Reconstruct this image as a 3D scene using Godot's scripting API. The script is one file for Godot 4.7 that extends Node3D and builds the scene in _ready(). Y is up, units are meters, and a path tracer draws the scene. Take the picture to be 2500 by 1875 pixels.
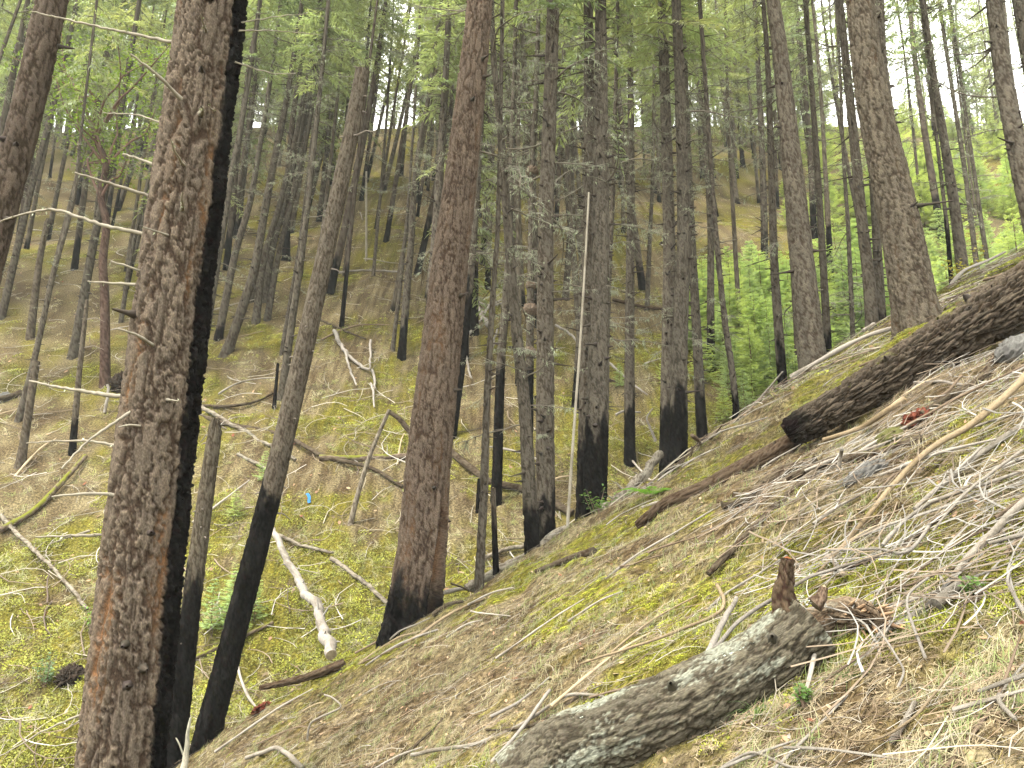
extends Node3D
# A burnt fir stand on a steep hillside: a near slope with fallen logs, a shallow gully and the far bank.

var rng := RandomNumberGenerator.new()
var taken := {}
var bark_cells := FastNoiseLite.new()
var bark_tone := FastNoiseLite.new()
var fine := FastNoiseLite.new()
var broad := FastNoiseLite.new()
var lumps := FastNoiseLite.new()
var bark_mat: StandardMaterial3D
var stick_mat: StandardMaterial3D
var leaf_mat: StandardMaterial3D
var seedling_mat: StandardMaterial3D
var moss_mat: StandardMaterial3D
var ground_mat: StandardMaterial3D
var dead_branches: Array[ArrayMesh] = []
var crowns: Array[ArrayMesh] = []
var far_trunks: Array[ArrayMesh] = []
var stub_rings: Array[ArrayMesh] = []
var current_tree: Node3D
var stems: Array[Vector2] = []


# ---------------------------------------------------------------- small helpers
class Shape:
	var v := PackedVector3Array()
	var n := PackedVector3Array()
	var uv := PackedVector2Array()
	var c := PackedColorArray()
	var ix := PackedInt32Array()
	func vert(p: Vector3, nn: Vector3, u: Vector2, col: Color) -> int:
		v.push_back(p); n.push_back(nn); uv.push_back(u); c.push_back(col)
		return v.size() - 1
	func tri(a: int, b: int, d: int) -> void:
		ix.push_back(a); ix.push_back(b); ix.push_back(d)
	func mesh() -> ArrayMesh:
		for t in range(0, ix.size(), 3):               # front faces run clockwise: agree with the normals
			var i0 := ix[t]
			var i1 := ix[t + 1]
			var i2 := ix[t + 2]
			if (v[i2] - v[i0]).cross(v[i1] - v[i0]).dot(n[i0] + n[i1] + n[i2]) < 0.0:
				ix[t + 1] = i2
				ix[t + 2] = i1
		var a := []
		a.resize(Mesh.ARRAY_MAX)
		a[Mesh.ARRAY_VERTEX] = v
		a[Mesh.ARRAY_NORMAL] = n
		a[Mesh.ARRAY_TEX_UV] = uv
		a[Mesh.ARRAY_COLOR] = c
		a[Mesh.ARRAY_INDEX] = ix
		var m := ArrayMesh.new()
		m.add_surface_from_arrays(Mesh.PRIMITIVE_TRIANGLES, a)
		return m


func numbered(called: String) -> String:
	var k: int = taken.get(called, -1) + 1
	taken[called] = k
	return called if k == 0 else "%s_%03d" % [called, k]


func tag(o: Node, label: String, category: String, group := "", kind := "") -> void:
	if label: o.set_meta("label", label)
	if category: o.set_meta("category", category)
	if group: o.set_meta("group", group)
	if kind: o.set_meta("kind", kind)


func thing(called: String, label: String, category: String, at: Vector3, group := "") -> Node3D:
	var o := Node3D.new()
	o.name = numbered(called)
	add_child(o, true)
	o.position = at
	tag(o, label, category, group)
	return o


func part(called: String, m: Mesh, mat: Material, parent: Node3D, kind := "") -> MeshInstance3D:
	var o := MeshInstance3D.new()
	var k := 0
	var nm := called
	while parent.has_node(nm):
		k += 1
		nm = "%s_%03d" % [called, k]
	o.name = nm
	o.mesh = m
	o.material_override = mat
	parent.add_child(o, true)
	if kind: o.set_meta("kind", kind)
	return o


func soft(t: float, k: float) -> float:
	t /= k
	return k * (t if t > 30.0 else log(1.0 + exp(t)))


func land(x: float, d: float) -> float:      # the two slopes and the gully between them; d is metres ahead of the camera
	var edge := 10.0 + 0.8 * soft(x - 2.5, 0.8)
	var near_slope := -1.6 + 0.57 * x + 0.155 * d - 0.7 * soft(d - edge, 0.35) - 0.14 * soft(x - 5.2, 0.5)
	var far_bank := -11.5 + 0.75 * (d - 1.25 * soft(d - 76.0, 5.0))
	var m := maxf(near_slope, far_bank)
	return m + 0.45 * log(exp((near_slope - m) / 0.45) + exp((far_bank - m) / 0.45))


func ground(x: float, z: float) -> float:
	var d := -z
	var s := clampf((absf(x) + absf(d)) / 9.0, 0.35, 1.6)
	return land(x, d) + broad.get_noise_2d(x * 0.35, z * 0.35) * 1.6 * smoothstep(16.0, 50.0, d) + lumps.get_noise_2d(x, z) * 0.11 * s + lumps.get_noise_2d(x * 4.3 + 40.0, z * 4.3) * 0.055 + lumps.get_noise_2d(x * 14.0, z * 14.0 + 9.0) * 0.026


func on_ground(x: float, z: float, h := 0.0) -> Vector3:
	return Vector3(x, ground(x, z) + h, z)


func slope_at(x: float, z: float) -> Vector3:
	var e := 0.15
	return Vector3(land(x - e, -z) - land(x + e, -z), 2.0 * e, land(x, -(z - e)) - land(x, -(z + e))).normalized()


func mossy(x: float, z: float) -> float:     # how mossy the ground is, 0 to 1
	var d := -z
	var a := broad.get_noise_2d(x * 1.0, z * 1.0) * 0.9 + broad.get_noise_2d(x * 3.6 + 70.0, z * 3.6) * 0.6 + broad.get_noise_2d(x * 13.0, z * 13.0 + 31.0) * 0.35
	var gully := exp(-pow((d - 12.8) / 2.2, 2.0)) * smoothstep(2.0, -1.0, x) * 0.75
	var trough := exp(-pow((d - 19.0) / 4.0, 2.0)) * exp(-pow((x - 5.0) / 2.5, 2.0)) * 0.6
	var corner := smoothstep(4.6, 2.8, d) * 0.5 + smoothstep(2.2, 3.4, x) * smoothstep(6.5, 5.0, d) * 0.1
	var far_dry := smoothstep(30.0, 46.0, d) * 0.08
	return clampf(0.43 + a * 0.95 + gully + trough + corner - far_dry, 0.0, 1.0)


func lin(r: float, g: float, b: float) -> Color:
	return Color(r, g, b)


func frame_of(dir: Vector3) -> Array:
	var side := Vector3.RIGHT if absf(dir.x) < 0.8 else Vector3.BACK
	var b := dir.cross(side).normalized()
	return [b.cross(dir).normalized(), b]


func tube(s: Shape, pts: PackedVector3Array, rad: PackedFloat32Array, sides: int, col: Color, jitter := 0.0) -> void:
	var first := s.v.size()
	var along := 0.0
	var fr := frame_of((pts[1] - pts[0]).normalized())
	var a: Vector3 = fr[0]
	var last := pts.size() - 1
	for i in pts.size():
		var dir := (pts[mini(i + 1, last)] - pts[maxi(i - 1, 0)]).normalized()
		a = (a - dir * a.dot(dir)).normalized()
		var b := dir.cross(a)
		if i > 0: along += pts[i].distance_to(pts[i - 1])
		var shade := 1.0 + (rng.randf() - 0.5) * jitter
		for k in sides + 1:
			var t := TAU * k / sides
			var nn := a * cos(t) + b * sin(t)
			s.vert(pts[i] + nn * rad[i], nn, Vector2(float(k) / sides, along * 3.0), Color(col.r * shade, col.g * shade, col.b * shade))
	for i in last:
		for k in sides:
			var p := first + i * (sides + 1) + k
			var q := p + sides + 1
			s.tri(p, q, p + 1)
			s.tri(p + 1, q, q + 1)


func spline(pts: Array, step: float) -> PackedVector3Array:
	var c := Curve3D.new()
	for i in pts.size():
		var p: Vector3 = pts[i]
		var t := Vector3.ZERO
		if i > 0 and i < pts.size() - 1:
			var before: Vector3 = pts[i - 1]
			var after: Vector3 = pts[i + 1]
			t = (after - before).normalized() * minf(p.distance_to(before), p.distance_to(after)) * 0.33
		c.add_point(p, -t, t)
	c.bake_interval = step * 0.5
	var total := c.get_baked_length()
	var n := maxi(2, int(total / step) + 1)
	var out := PackedVector3Array()
	for i in n:
		out.push_back(c.sample_baked(total * i / (n - 1.0), true))
	return out


# ---------------------------------------------------------------- bark
# One round stem with plates and furrows. "radius" is a callable of the distance along it.
func stem_mesh(pts: PackedVector3Array, radius: Callable, o: Dictionary) -> ArrayMesh:
	var s := Shape.new()
	var sides: int = o.get("sides", 24)
	var amp: float = o.get("amp", 0.01)
	var cell: float = o.get("cell", 0.04)
	var stretch: float = o.get("stretch", 4.6)
	var tint: Color = o.get("tint", Color(0.09, 0.077, 0.06))
	var orange: float = o.get("orange", 0.0)
	var char: float = o.get("char", 0.0)
	var strip: float = o.get("strip", 0.0)
	var flare: float = o.get("flare", 0.16)
	var lichen: float = o.get("lichen", 0.0)
	var moss: float = o.get("moss", 0.0)
	var scar: bool = o.get("scar", false)
	var pale: bool = o.get("pale", false)
	var id: float = o.get("id", 0.0)
	var sunk: float = o.get("sunk", 0.0)
	var last := pts.size() - 1
	var along := -sunk
	var fr := frame_of((pts[1] - pts[0]).normalized())
	var a: Vector3 = fr[0]
	var cosines := PackedFloat32Array()
	var sines := PackedFloat32Array()
	for k in sides:
		cosines.push_back(cos(TAU * k / sides)); sines.push_back(sin(TAU * k / sides))
	var k1 := 1.0 / cell
	var k2 := 1.0 / (cell * stretch)
	var rust := Color(0.12, 0.066, 0.033)
	var total := -sunk
	for i in last: total += pts[i].distance_to(pts[i + 1])
	for i in pts.size():
		var dir := (pts[mini(i + 1, last)] - pts[maxi(i - 1, 0)]).normalized()
		a = (a - dir * a.dot(dir)).normalized()
		var b := dir.cross(a)
		if i > 0: along += pts[i].distance_to(pts[i - 1])
		var r: float = radius.call(maxf(along, 0.0))
		var foot := exp(-maxf(along, -0.08) / 0.3) * flare
		var splinter := 0.0
		for k in sides:
			var cs := cosines[k]
			var sn := sines[k]
			var nn := a * cs + b * sn
			var q := Vector3(cs * r, along, sn * r)
			var wx := fine.get_noise_3d(q.x * 14.0 + id, along * 9.0, q.z * 14.0) * 0.8
			var p1 := Vector3(q.x * k1 + wx + id * 3.0, along * k2 + wx * 0.5, q.z * k1 - wx)
			var h := 0.0
			var tone := 0.0
			if pale:
				h = fine.get_noise_3d(q.x * 60.0, along * 3.0, q.z * 60.0 + id) * 0.5 + 0.5
			else:
				h = smoothstep(0.0, 0.2, bark_cells.get_noise_3d(p1.x, p1.y, p1.z) + 1.0)
				var p2 := Vector3(p1.x * 2.3 + 7.0, p1.y * 2.9, p1.z * 2.3)
				var h2 := clampf((bark_cells.get_noise_3d(p2.x, p2.y, p2.z) + 1.0) * 3.0, 0.0, 1.0)
				var ridge := 1.0 - absf(fine.get_noise_3d(q.x * k1 * 0.55, along * k2 * 0.35 + wx * 0.3, q.z * k1 * 0.55 + id)) * 3.0
				h = h * (0.84 + 0.16 * h2) * (1.0 - 0.8 * smoothstep(0.68, 0.97, ridge))
				tone = bark_tone.get_noise_3d(p1.x, p1.y, p1.z) * 0.5 + bark_tone.get_noise_3d(p2.x, p2.y, p2.z) * 0.6
			var grain := fine.get_noise_3d(q.x * 55.0 + id, along * 30.0, q.z * 55.0)
			var patch := fine.get_noise_3d(q.x * 5.0 - id, along * 1.6, q.z * 5.0 + 17.0)
			var rr := r + amp * (h - 0.55) + amp * 0.2 * grain + amp * 0.25 * tone + r * foot * (1.0 + 0.55 * sin(k * TAU / sides * 5.0 + id) + 0.3 * patch)
			rr += r * 0.035 * fine.get_noise_3d(q.x * 2.0, along * 0.9 + id, q.z * 2.0)
			var base := tint
			base = base.lerp(Color(tint.r * 1.18, tint.g * 1.16, tint.b * 1.12), clampf(tone * 0.6 + 0.3, 0.0, 1.0))
			var g2 := 1.0 + grain * 0.3 + tone * 0.1
			base = Color(base.r * g2, base.g * g2, base.b * g2)
			if pale:
				base = base.lerp(Color(tint.r * 0.55, tint.g * 0.52, tint.b * 0.47), 0.8 * smoothstep(0.05, 0.5, patch + grain * 0.5))
				base = base * (0.9 + 0.25 * h)
			else:
				var streak := 0.0
				if orange > 0.0:
					streak = clampf(orange * (fine.get_noise_3d(q.x * 4.2 + 3.0, along * 0.55, q.z * 4.2 - id) * 2.6 + grain * 0.35 - 0.15 - along * 0.09), 0.0, 1.0)
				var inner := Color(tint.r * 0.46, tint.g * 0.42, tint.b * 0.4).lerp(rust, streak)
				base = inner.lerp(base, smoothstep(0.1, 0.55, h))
				if orange > 0.0: base = base.lerp(rust, streak * 0.15)
			if lichen > 0.0:
				var li := smoothstep(0.12, 0.35, patch + grain * 0.55 + lichen * 0.35 - 0.3) * lichen
				base = base.lerp(Color(0.22, 0.235, 0.19), clampf(li, 0.0, 0.65))
			if moss > 0.0:
				var mo := smoothstep(0.0, 0.3, patch * 0.8 + grain * 0.35 + nn.y * 0.7 + moss - 0.9)
				base = base.lerp(Color(0.13, 0.14, 0.025), mo)
			var burnt := 0.0
			if char > 0.0:
				burnt = smoothstep(0.12, -0.16, along - char - patch * 0.5 * minf(char, 1.4) - grain * 0.12)
			if strip > 0.0:
				var face := nn.x * 0.985 - nn.z * 0.25
				burnt = maxf(burnt, smoothstep(0.0, 0.07, face - (0.70 + 0.05 * patch + (1.0 - strip) * 0.16) + 0.05 * grain) * (1.0 if strip >= 1.0 else smoothstep(2.6, 1.6, along)))
			if scar:
				var away := absf(atan2(sn * 1.0, cs) - 0.0)
				var open := smoothstep(0.5, 0.2, absf(atan2(nn.x - nn.z * 0.0, nn.z) - 0.95) + along * 0.16) * smoothstep(1.75, 1.2, along)
				rr -= r * 0.45 * open
				base = base.lerp(Color(0.15, 0.085, 0.045), open * smoothstep(-0.2, 0.25, patch + along * 0.25))
				burnt *= 1.0 - open * smoothstep(0.1, 0.9, along) * 0.85
				var rag := smoothstep(0.12, 0.02, absf(absf(atan2(nn.x, nn.z) - 0.95) + along * 0.16 - 0.5)) * smoothstep(1.9, 1.3, along)
				rr += r * 0.12 * rag
				base = base.lerp(Color(0.13, 0.13, 0.025), smoothstep(0.35, 0.1, along + patch * 0.15) * smoothstep(0.1, 0.4, nn.x))
			if burnt > 0.0:
				var soot := maxf(0.004, 0.008 + 0.012 * h * tone + 0.012 * grain + 0.016 * maxf(patch - 0.1, 0.0))
				base = base.lerp(Color(soot * 0.85, soot * 0.8, soot * 0.76), burnt)
				rr += amp * burnt * (0.5 * h + 0.5 * grain - 0.45)
			if o.has("hollow") and along < 0.3:
				rr *= clampf(along / 0.3 + 0.72 + 0.55 * fine.get_noise_2d(k * 0.21, id), 0.45, 1.05)
				base = base.lerp(Color(0.012, 0.011, 0.01), smoothstep(0.35, 0.05, along + patch * 0.2))
			var lift := 0.0
			if o.get("splinter", false) and total - along < 0.35:
				lift = 0.0
				rr *= clampf((total - along) / 0.35 + 0.45 + 0.5 * fine.get_noise_2d(k * 47.0, id), 0.15, 1.0)
			s.vert(pts[i] + nn * rr + dir * lift, nn, Vector2(float(k) / sides, along), base)
	for i in last:
		for k in sides:
			var p := i * sides + k
			var p2 := i * sides + (k + 1) % sides
			s.tri(p, p + sides, p2)
			s.tri(p2, p + sides, p2 + sides)
	if o.get("cap", false):
		for e in [0, last]:
			var dir: Vector3 = (pts[1] - pts[0]).normalized() * -1.0 if e == 0 else (pts[last] - pts[last - 1]).normalized()
			var hollow: float = o.get("hollow", 0.0) if e == 0 else 0.0
			var wood: Color = o.get("wood", Color(0.3, 0.24, 0.16))
			var ring := []
			for k in sides:
				var edge_at := s.v[e * sides + k]
				ring.push_back(s.vert(edge_at, dir, Vector2.ZERO, wood * (0.7 + 0.3 * rng.randf())))
			var inner_ring := []
			for k in sides:
				var edge_at := s.v[e * sides + k]
				inner_ring.push_back(s.vert(edge_at.lerp(pts[e], 0.3) - dir * hollow * 0.3, dir, Vector2.ZERO, wood * (0.5 + 0.5 * rng.randf())))
			var mid := s.vert(pts[e] - dir * hollow + dir * 0.01, dir, Vector2.ZERO, wood * 0.8)
			for k in sides:
				var k3 := (k + 1) % sides
				s.tri(ring[k], inner_ring[k], ring[k3])
				s.tri(ring[k3], inner_ring[k], inner_ring[k3])
				s.tri(inner_ring[k], mid, inner_ring[k3])
	# shading normals from the built surface
	var acc := PackedVector3Array()
	acc.resize(s.v.size())
	for t in range(0, s.ix.size(), 3):
		var i0 := s.ix[t]
		var i1 := s.ix[t + 1]
		var i2 := s.ix[t + 2]
		var fn := (s.v[i1] - s.v[i0]).cross(s.v[i2] - s.v[i0])
		acc[i0] += fn; acc[i1] += fn; acc[i2] += fn
	for i in s.v.size():
		var an := acc[i].normalized()
		s.n[i] = an if an.dot(s.n[i]) >= 0.0 else -an
	return s.mesh()


# ---------------------------------------------------------------- foliage prototypes
func spray(s: Shape, at: Vector3, dir: Vector3, up: Vector3, long: float, wide: float, col: Color) -> void:
	var side := dir.cross(up).normalized() * wide * 0.5
	var nn := side.cross(dir).normalized()
	if nn.y < 0.0: nn = -nn
	var p0 := s.vert(at, nn, Vector2(0, 0), col)
	var p1 := s.vert(at + dir * long * 0.45 + side, nn, Vector2(0, 1), col)
	var p2 := s.vert(at + dir * long - Vector3(0, long * 0.12, 0), nn, Vector2(1, 1), col)
	var p3 := s.vert(at + dir * long * 0.45 - side, nn, Vector2(1, 0), col)
	s.tri(p0, p1, p2)
	s.tri(p0, p2, p3)


func tilted() -> Vector3:
	return Vector3(rng.randf_range(-0.7, 0.7), 1.0, rng.randf_range(-0.7, 0.7)).normalized()


# crown of a fir, one metre wide units: "tall" metres, widest reach "reach"
func crown_mesh(tall: float, reach: float, density: float, green: Color, gaunt: float) -> ArrayMesh:
	var s := Shape.new()
	var y := 0.0
	while y < tall:
		var t := y / tall
		var out := reach * (minf(1.0, 0.55 + t * 2.2)) * pow(1.0 - t, 0.75) + 0.12
		var count := 4 if t < 0.8 else 5
		var turn := rng.randf() * TAU
		for k in count:
			if rng.randf() < gaunt * (1.0 - t): continue
			var az := turn + TAU * k / count + rng.randf_range(-0.4, 0.4)
			var long := out * rng.randf_range(0.55, 1.15)
			var rise := lerpf(-0.18, 0.5, t) + rng.randf_range(-0.15, 0.15)
			var flat := Vector3(cos(az), 0, sin(az))
			var path := PackedVector3Array()
			var rad := PackedFloat32Array()
			var pieces := 6
			for j in pieces:
				var u := j / (pieces - 1.0)
				path.push_back(Vector3(0, y, 0) + flat * long * u + Vector3(0, long * (rise * u - 0.32 * u * u), 0))
				rad.push_back(lerpf(0.007 + 0.006 * long, 0.003, u))
			tube(s, path, rad, 3, Color(0.12, 0.1, 0.075))
			var tone := rng.randf_range(0.7, 1.3)
			var warm := rng.randf_range(0.0, 0.02)
			var col := Color((green.r + warm) * tone, green.g * tone, green.b * tone)
			var steps := int(long / 0.085 * density)
			var cross := Vector3(-flat.z, 0, flat.x)
			for j in steps:
				var u := 0.16 + 0.84 * (j + rng.randf()) / steps
				var at := path[int(u * (pieces - 1.01))].lerp(path[mini(int(u * (pieces - 1.01)) + 1, pieces - 1)], fposmod(u * (pieces - 1.01), 1.0))
				var w := (1.0 - u * 0.65) * minf(long * 0.42, 0.6) * rng.randf_range(0.55, 1.1)
				for side in [-1.0, 1.0]:
					if rng.randf() < 0.12: continue
					var d2: Vector3 = (flat * rng.randf_range(0.4, 0.9) + cross * side + Vector3(0, rng.randf_range(-0.55, 0.15), 0)).normalized()
					var c2 := col * rng.randf_range(0.75, 1.3)
					for f in 5:
						var d3: Vector3 = (d2 + flat * rng.randf_range(-0.5, 0.8) + Vector3(0, rng.randf_range(-0.5, 0.1), 0)).normalized()
						spray(s, at + d2 * w * 0.2 * f, d3, tilted(), w * rng.randf_range(0.25, 0.45) + 0.05, 0.03 + w * 0.04, c2)
			spray(s, path[pieces - 1], (path[pieces - 1] - path[pieces - 2]).normalized(), Vector3.UP, 0.25, 0.05, col)
		y += rng.randf_range(0.3, 0.56) * (1.0 if t < 0.7 else 0.6)
	return s.mesh()


# a dead limb one metre long along +x, with side twigs and hanging lichen
func dead_branch_mesh(hairy: float) -> ArrayMesh:
	var s := Shape.new()
	var path := PackedVector3Array()
	var rad := PackedFloat32Array()
	var bow := rng.randf_range(-0.42, 0.1)
	var wig := rng.randf_range(-0.1, 0.1)
	for j in 9:
		var u := j / 8.0
		path.push_back(Vector3(u, 0.12 * u + bow * u * u + rng.randf_range(-0.012, 0.012), wig * sin(u * 4.0) + rng.randf_range(-0.012, 0.012)))
		rad.push_back(lerpf(0.012, 0.003, u))
	var wood := Color(0.1, 0.086, 0.066)
	tube(s, path, rad, 5, wood, 0.3)
	for j in int(16 + 24 * hairy):
		var u := rng.randf_range(0.18, 0.98)
		var at := path[int(u * 7.99)]
		var side := 1.0 if rng.randf() < 0.5 else -1.0
		var d := Vector3(rng.randf_range(0.2, 0.9), rng.randf_range(-0.5, 0.25), side * rng.randf_range(0.4, 1.0)).normalized()
		var long := rng.randf_range(0.08, 0.32) * (1.15 - u * 0.6)
		var bend := Vector3(0.1, rng.randf_range(-0.25, 0.05), 0) * long
		var tw := PackedVector3Array([at, at + d * long * 0.5, at + d * long + bend])
		tube(s, tw, PackedFloat32Array([0.0035, 0.0025, 0.0012]), 3, wood.lerp(Color(0.26, 0.27, 0.2), rng.randf() * 0.7), 0.2)
		if rng.randf() < hairy:
			for q in 4:
				var e := at + d * long * rng.randf_range(0.3, 1.0)
				spray(s, e, Vector3(rng.randf_range(-0.4, 0.4), -1.0, rng.randf_range(-0.4, 0.4)).normalized(), Vector3(rng.randf_range(-1, 1), 0.1, rng.randf_range(-1, 1)).normalized(), rng.randf_range(0.02, 0.065), 0.007, Color(0.24, 0.27, 0.17) * rng.randf_range(0.6, 1.1))
	return s.mesh()


# a ring of short broken stubs, as firs keep along their lower trunk; unit radius 1, over one metre of height
func stub_mesh(reach: float) -> ArrayMesh:
	var s := Shape.new()
	for k in 9:
		var az := rng.randf() * TAU
		var flat := Vector3(cos(az), 0, sin(az))
		var y := rng.randf()
		var a := flat * 0.9 + Vector3(0, y, 0)
		var long := reach * rng.randf_range(0.3, 1.0)
		tube(s, PackedVector3Array([a, a + flat * (0.1 + long * 0.4) + Vector3(0, 0.02, 0), a + flat * (0.1 + long) + Vector3(0, rng.randf_range(-0.06, 0.05), 0)]), PackedFloat32Array([0.2, 0.1, 0.03]), 4, Color(0.1, 0.085, 0.07), 0.2)
	return s.mesh()


func seedling_mesh(green: Color) -> ArrayMesh:   # one metre tall
	var s := Shape.new()
	tube(s, PackedVector3Array([Vector3(0, -0.05, 0), Vector3(0.01, 0.5, 0), Vector3(0, 1.0, 0.01)]), PackedFloat32Array([0.012, 0.008, 0.002]), 4, Color(0.13, 0.1, 0.06))
	var y := 0.1
	while y < 0.98:
		var out := 0.36 * pow(1.0 - y, 0.75) + 0.03
		var turn := rng.randf() * TAU
		for k in 6:
			var az := turn + TAU * k / 6.0 + rng.randf_range(-0.3, 0.3)
			var long := out * rng.randf_range(0.6, 1.15)
			var flat := Vector3(cos(az), 0, sin(az))
			var dir := (flat + Vector3(0, rng.randf_range(0.0, 0.55), 0)).normalized()
			var cross := Vector3(-flat.z, 0, flat.x)
			var col := green * rng.randf_range(0.7, 1.35)
			var tip := green * Color(1.35, 1.3, 1.0)
			var n := int(4 + long * 28)
			for j in n:
				var u := 0.15 + 0.85 * j / float(n)
				var at := Vector3(0, y, 0) + dir * long * u + Vector3(0, -0.12 * long * u * u, 0)
				for side in [-1.0, 1.0]:
					var d2: Vector3 = (flat * 0.8 + cross * side * 0.9 + Vector3(0, rng.randf_range(-0.3, 0.35), 0)).normalized()
					spray(s, at, d2, tilted(), 0.03 + long * 0.26 * (1.1 - u), 0.0125, col.lerp(tip, u * 0.6))
			spray(s, Vector3(0, y, 0) + dir * long * 0.8, dir, Vector3.UP, long * 0.35, 0.015, tip)
		y += rng.randf_range(0.055, 0.085)
	return s.mesh()


# ---------------------------------------------------------------- trees
func fir_tree(label: String, at: Vector2, path: Array, r0: float, r1: float, o: Dictionary) -> Node3D:
	var foot := on_ground(at.x, at.y, -0.12)
	stems.push_back(at)
	var t := thing("fir_tree", label, "tree", foot, "fir trees of the burnt stand")
	current_tree = t
	var seen: Vector3 = path[-1]
	var before: Vector3 = path[-2] if path.size() > 1 else Vector3.ZERO
	var pts := [Vector3(0, -0.55, 0), Vector3.ZERO]
	for p in path: pts.push_back(p + Vector3(0, 0.12, 0))
	var fine_to := -0.55
	for i in pts.size() - 1: fine_to += pts[i].distance_to(pts[i + 1])
	var tall: float = maxf(o.get("height", 19.0 + rng.randf() * 5.0), seen.y + 5.0)
	var lean := (seen - before).normalized()
	var way: Vector3 = pts[-1]
	while way.y < tall:
		lean = lean.lerp(Vector3.UP, 0.25).normalized()
		way += lean * 2.5
		pts.push_back(way)
	var total := -0.55
	for i in pts.size() - 1: total += pts[i].distance_to(pts[i + 1])
	var dist := foot.length()
	var pixel := dist / 796.0
	var radius := func(l: float) -> float:
		return lerpf(r0, r1, l / fine_to) if l < fine_to else lerpf(r1, 0.03, (l - fine_to) / (total - fine_to))
	var q := o.duplicate()
	q.sunk = 0.55
	q.sides = clampi(int(TAU * r0 / (pixel * 1.25)), 14, 300)
	q.id = t.get_index() * 7.31
	if not q.has("tint"):
		var w := rng.randf_range(0.85, 1.1)
		q.tint = Color(0.083 * w, 0.074 * w, 0.059 * w)
	if dist > 14.0: q.amp = 0.007
	var step := clampf(pixel * 1.7, 0.008, 0.08)
	var line := spline(pts, step)
	var thin := PackedVector3Array()                       # fine rings as far up as can be seen, wider apart above
	for i in line.size():
		var l := (total + 0.55) * i / (line.size() - 1.0) - 0.55
		if l < fine_to * 1.12 + 0.3 or i % 8 == 0 or i == line.size() - 1: thin.push_back(line[i])
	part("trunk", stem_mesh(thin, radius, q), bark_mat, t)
	var crown_from: float = o.get("crown", rng.randf_range(8.5, 11.0))
	crown_from = minf(crown_from, tall - 6.0)
	var pos := func(h: float) -> Vector3:
		for i in line.size() - 1:
			if line[i + 1].y >= h: return line[i].lerp(line[i + 1], clampf((h - line[i].y) / maxf(line[i + 1].y - line[i].y, 0.001), 0.0, 1.0))
		return line[-1]
	var c := part("crown", crowns[rng.randi() % crowns.size()], leaf_mat, t)
	var span: float = tall - crown_from
	c.position = pos.call(crown_from)
	var top_at: Vector3 = line[-1]
	var tilt := (top_at - c.position).normalized()
	var wide := clampf(r0 / 0.16, 0.5, 0.95)
	if o.get("thin", false): wide = 0.5
	c.basis = Basis(Quaternion(Vector3.UP, tilt)) * Basis(Vector3.UP, rng.randf() * TAU) * Basis.from_scale(Vector3(wide, span / 12.0, wide))
	# dead lower limbs and broken stubs
	var bare: bool = o.get("bare", false)
	var count := 0 if bare else (32 if o.get("limby", false) else 20)
	var from := maxf(1.6, float(o.get("char", 0.0)) + 0.3)
	for k in count:
		var h := lerpf(from, crown_from + 1.5, pow(rng.randf(), 0.75))
		var m := part("branch", dead_branches[rng.randi() % dead_branches.size()], stick_mat, t)
		var long := rng.randf_range(0.45, 1.5) * lerpf(0.6, 1.25, h / (crown_from + 1.5)) * (0.6 if o.get("thin", false) else 1.0)
		m.position = pos.call(h)
		m.basis = Basis(Vector3.UP, rng.randf() * TAU) * Basis(Vector3.FORWARD, rng.randf_range(-0.25, 0.45)) * Basis.from_scale(Vector3(long, long, long))
	if not o.get("limbs_only", false):
		var st := Shape.new()
		var n := int((crown_from - 0.8) * (9.0 if not bare else 2.5))
		for k in n:
			var h := rng.randf_range(from - 0.5, crown_from + 1.0)
			var p0: Vector3 = pos.call(h)
			var az := rng.randf() * TAU
			var flat := Vector3(cos(az), rng.randf_range(-0.25, 0.15), sin(az))
			var rr: float = radius.call(h)
			var long := rng.randf_range(0.03, 0.16) if rng.randf() < 0.85 else rng.randf_range(0.2, 0.5)
			var thick := clampf(rr * 0.13, 0.007, 0.02)
			tube(st, PackedVector3Array([p0 + flat * rr * 0.9, p0 + flat * (rr + long * 0.3), p0 + flat * (rr + long)]), PackedFloat32Array([thick * 2.0, thick, thick * 0.4]), 5, Color(0.035, 0.028, 0.022), 0.3)
		if n > 0: part("branch_stubs", st.mesh(), stick_mat, t, "stuff")
	if o.get("burls", false):
		for e in [[3.4, 0.075], [4.35, 0.085], [4.9, 0.06], [7.6, 0.07]]:
			var h: float = e[0]
			var p0: Vector3 = pos.call(h)
			var bl := part("burl", lump_mesh(Vector3(1.55, 1.5, 1.55) * e[1] * 1.2, Color(0.13, 0.1, 0.075), 0.35, h), bark_mat, t)
			bl.position = p0
	return t


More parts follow.
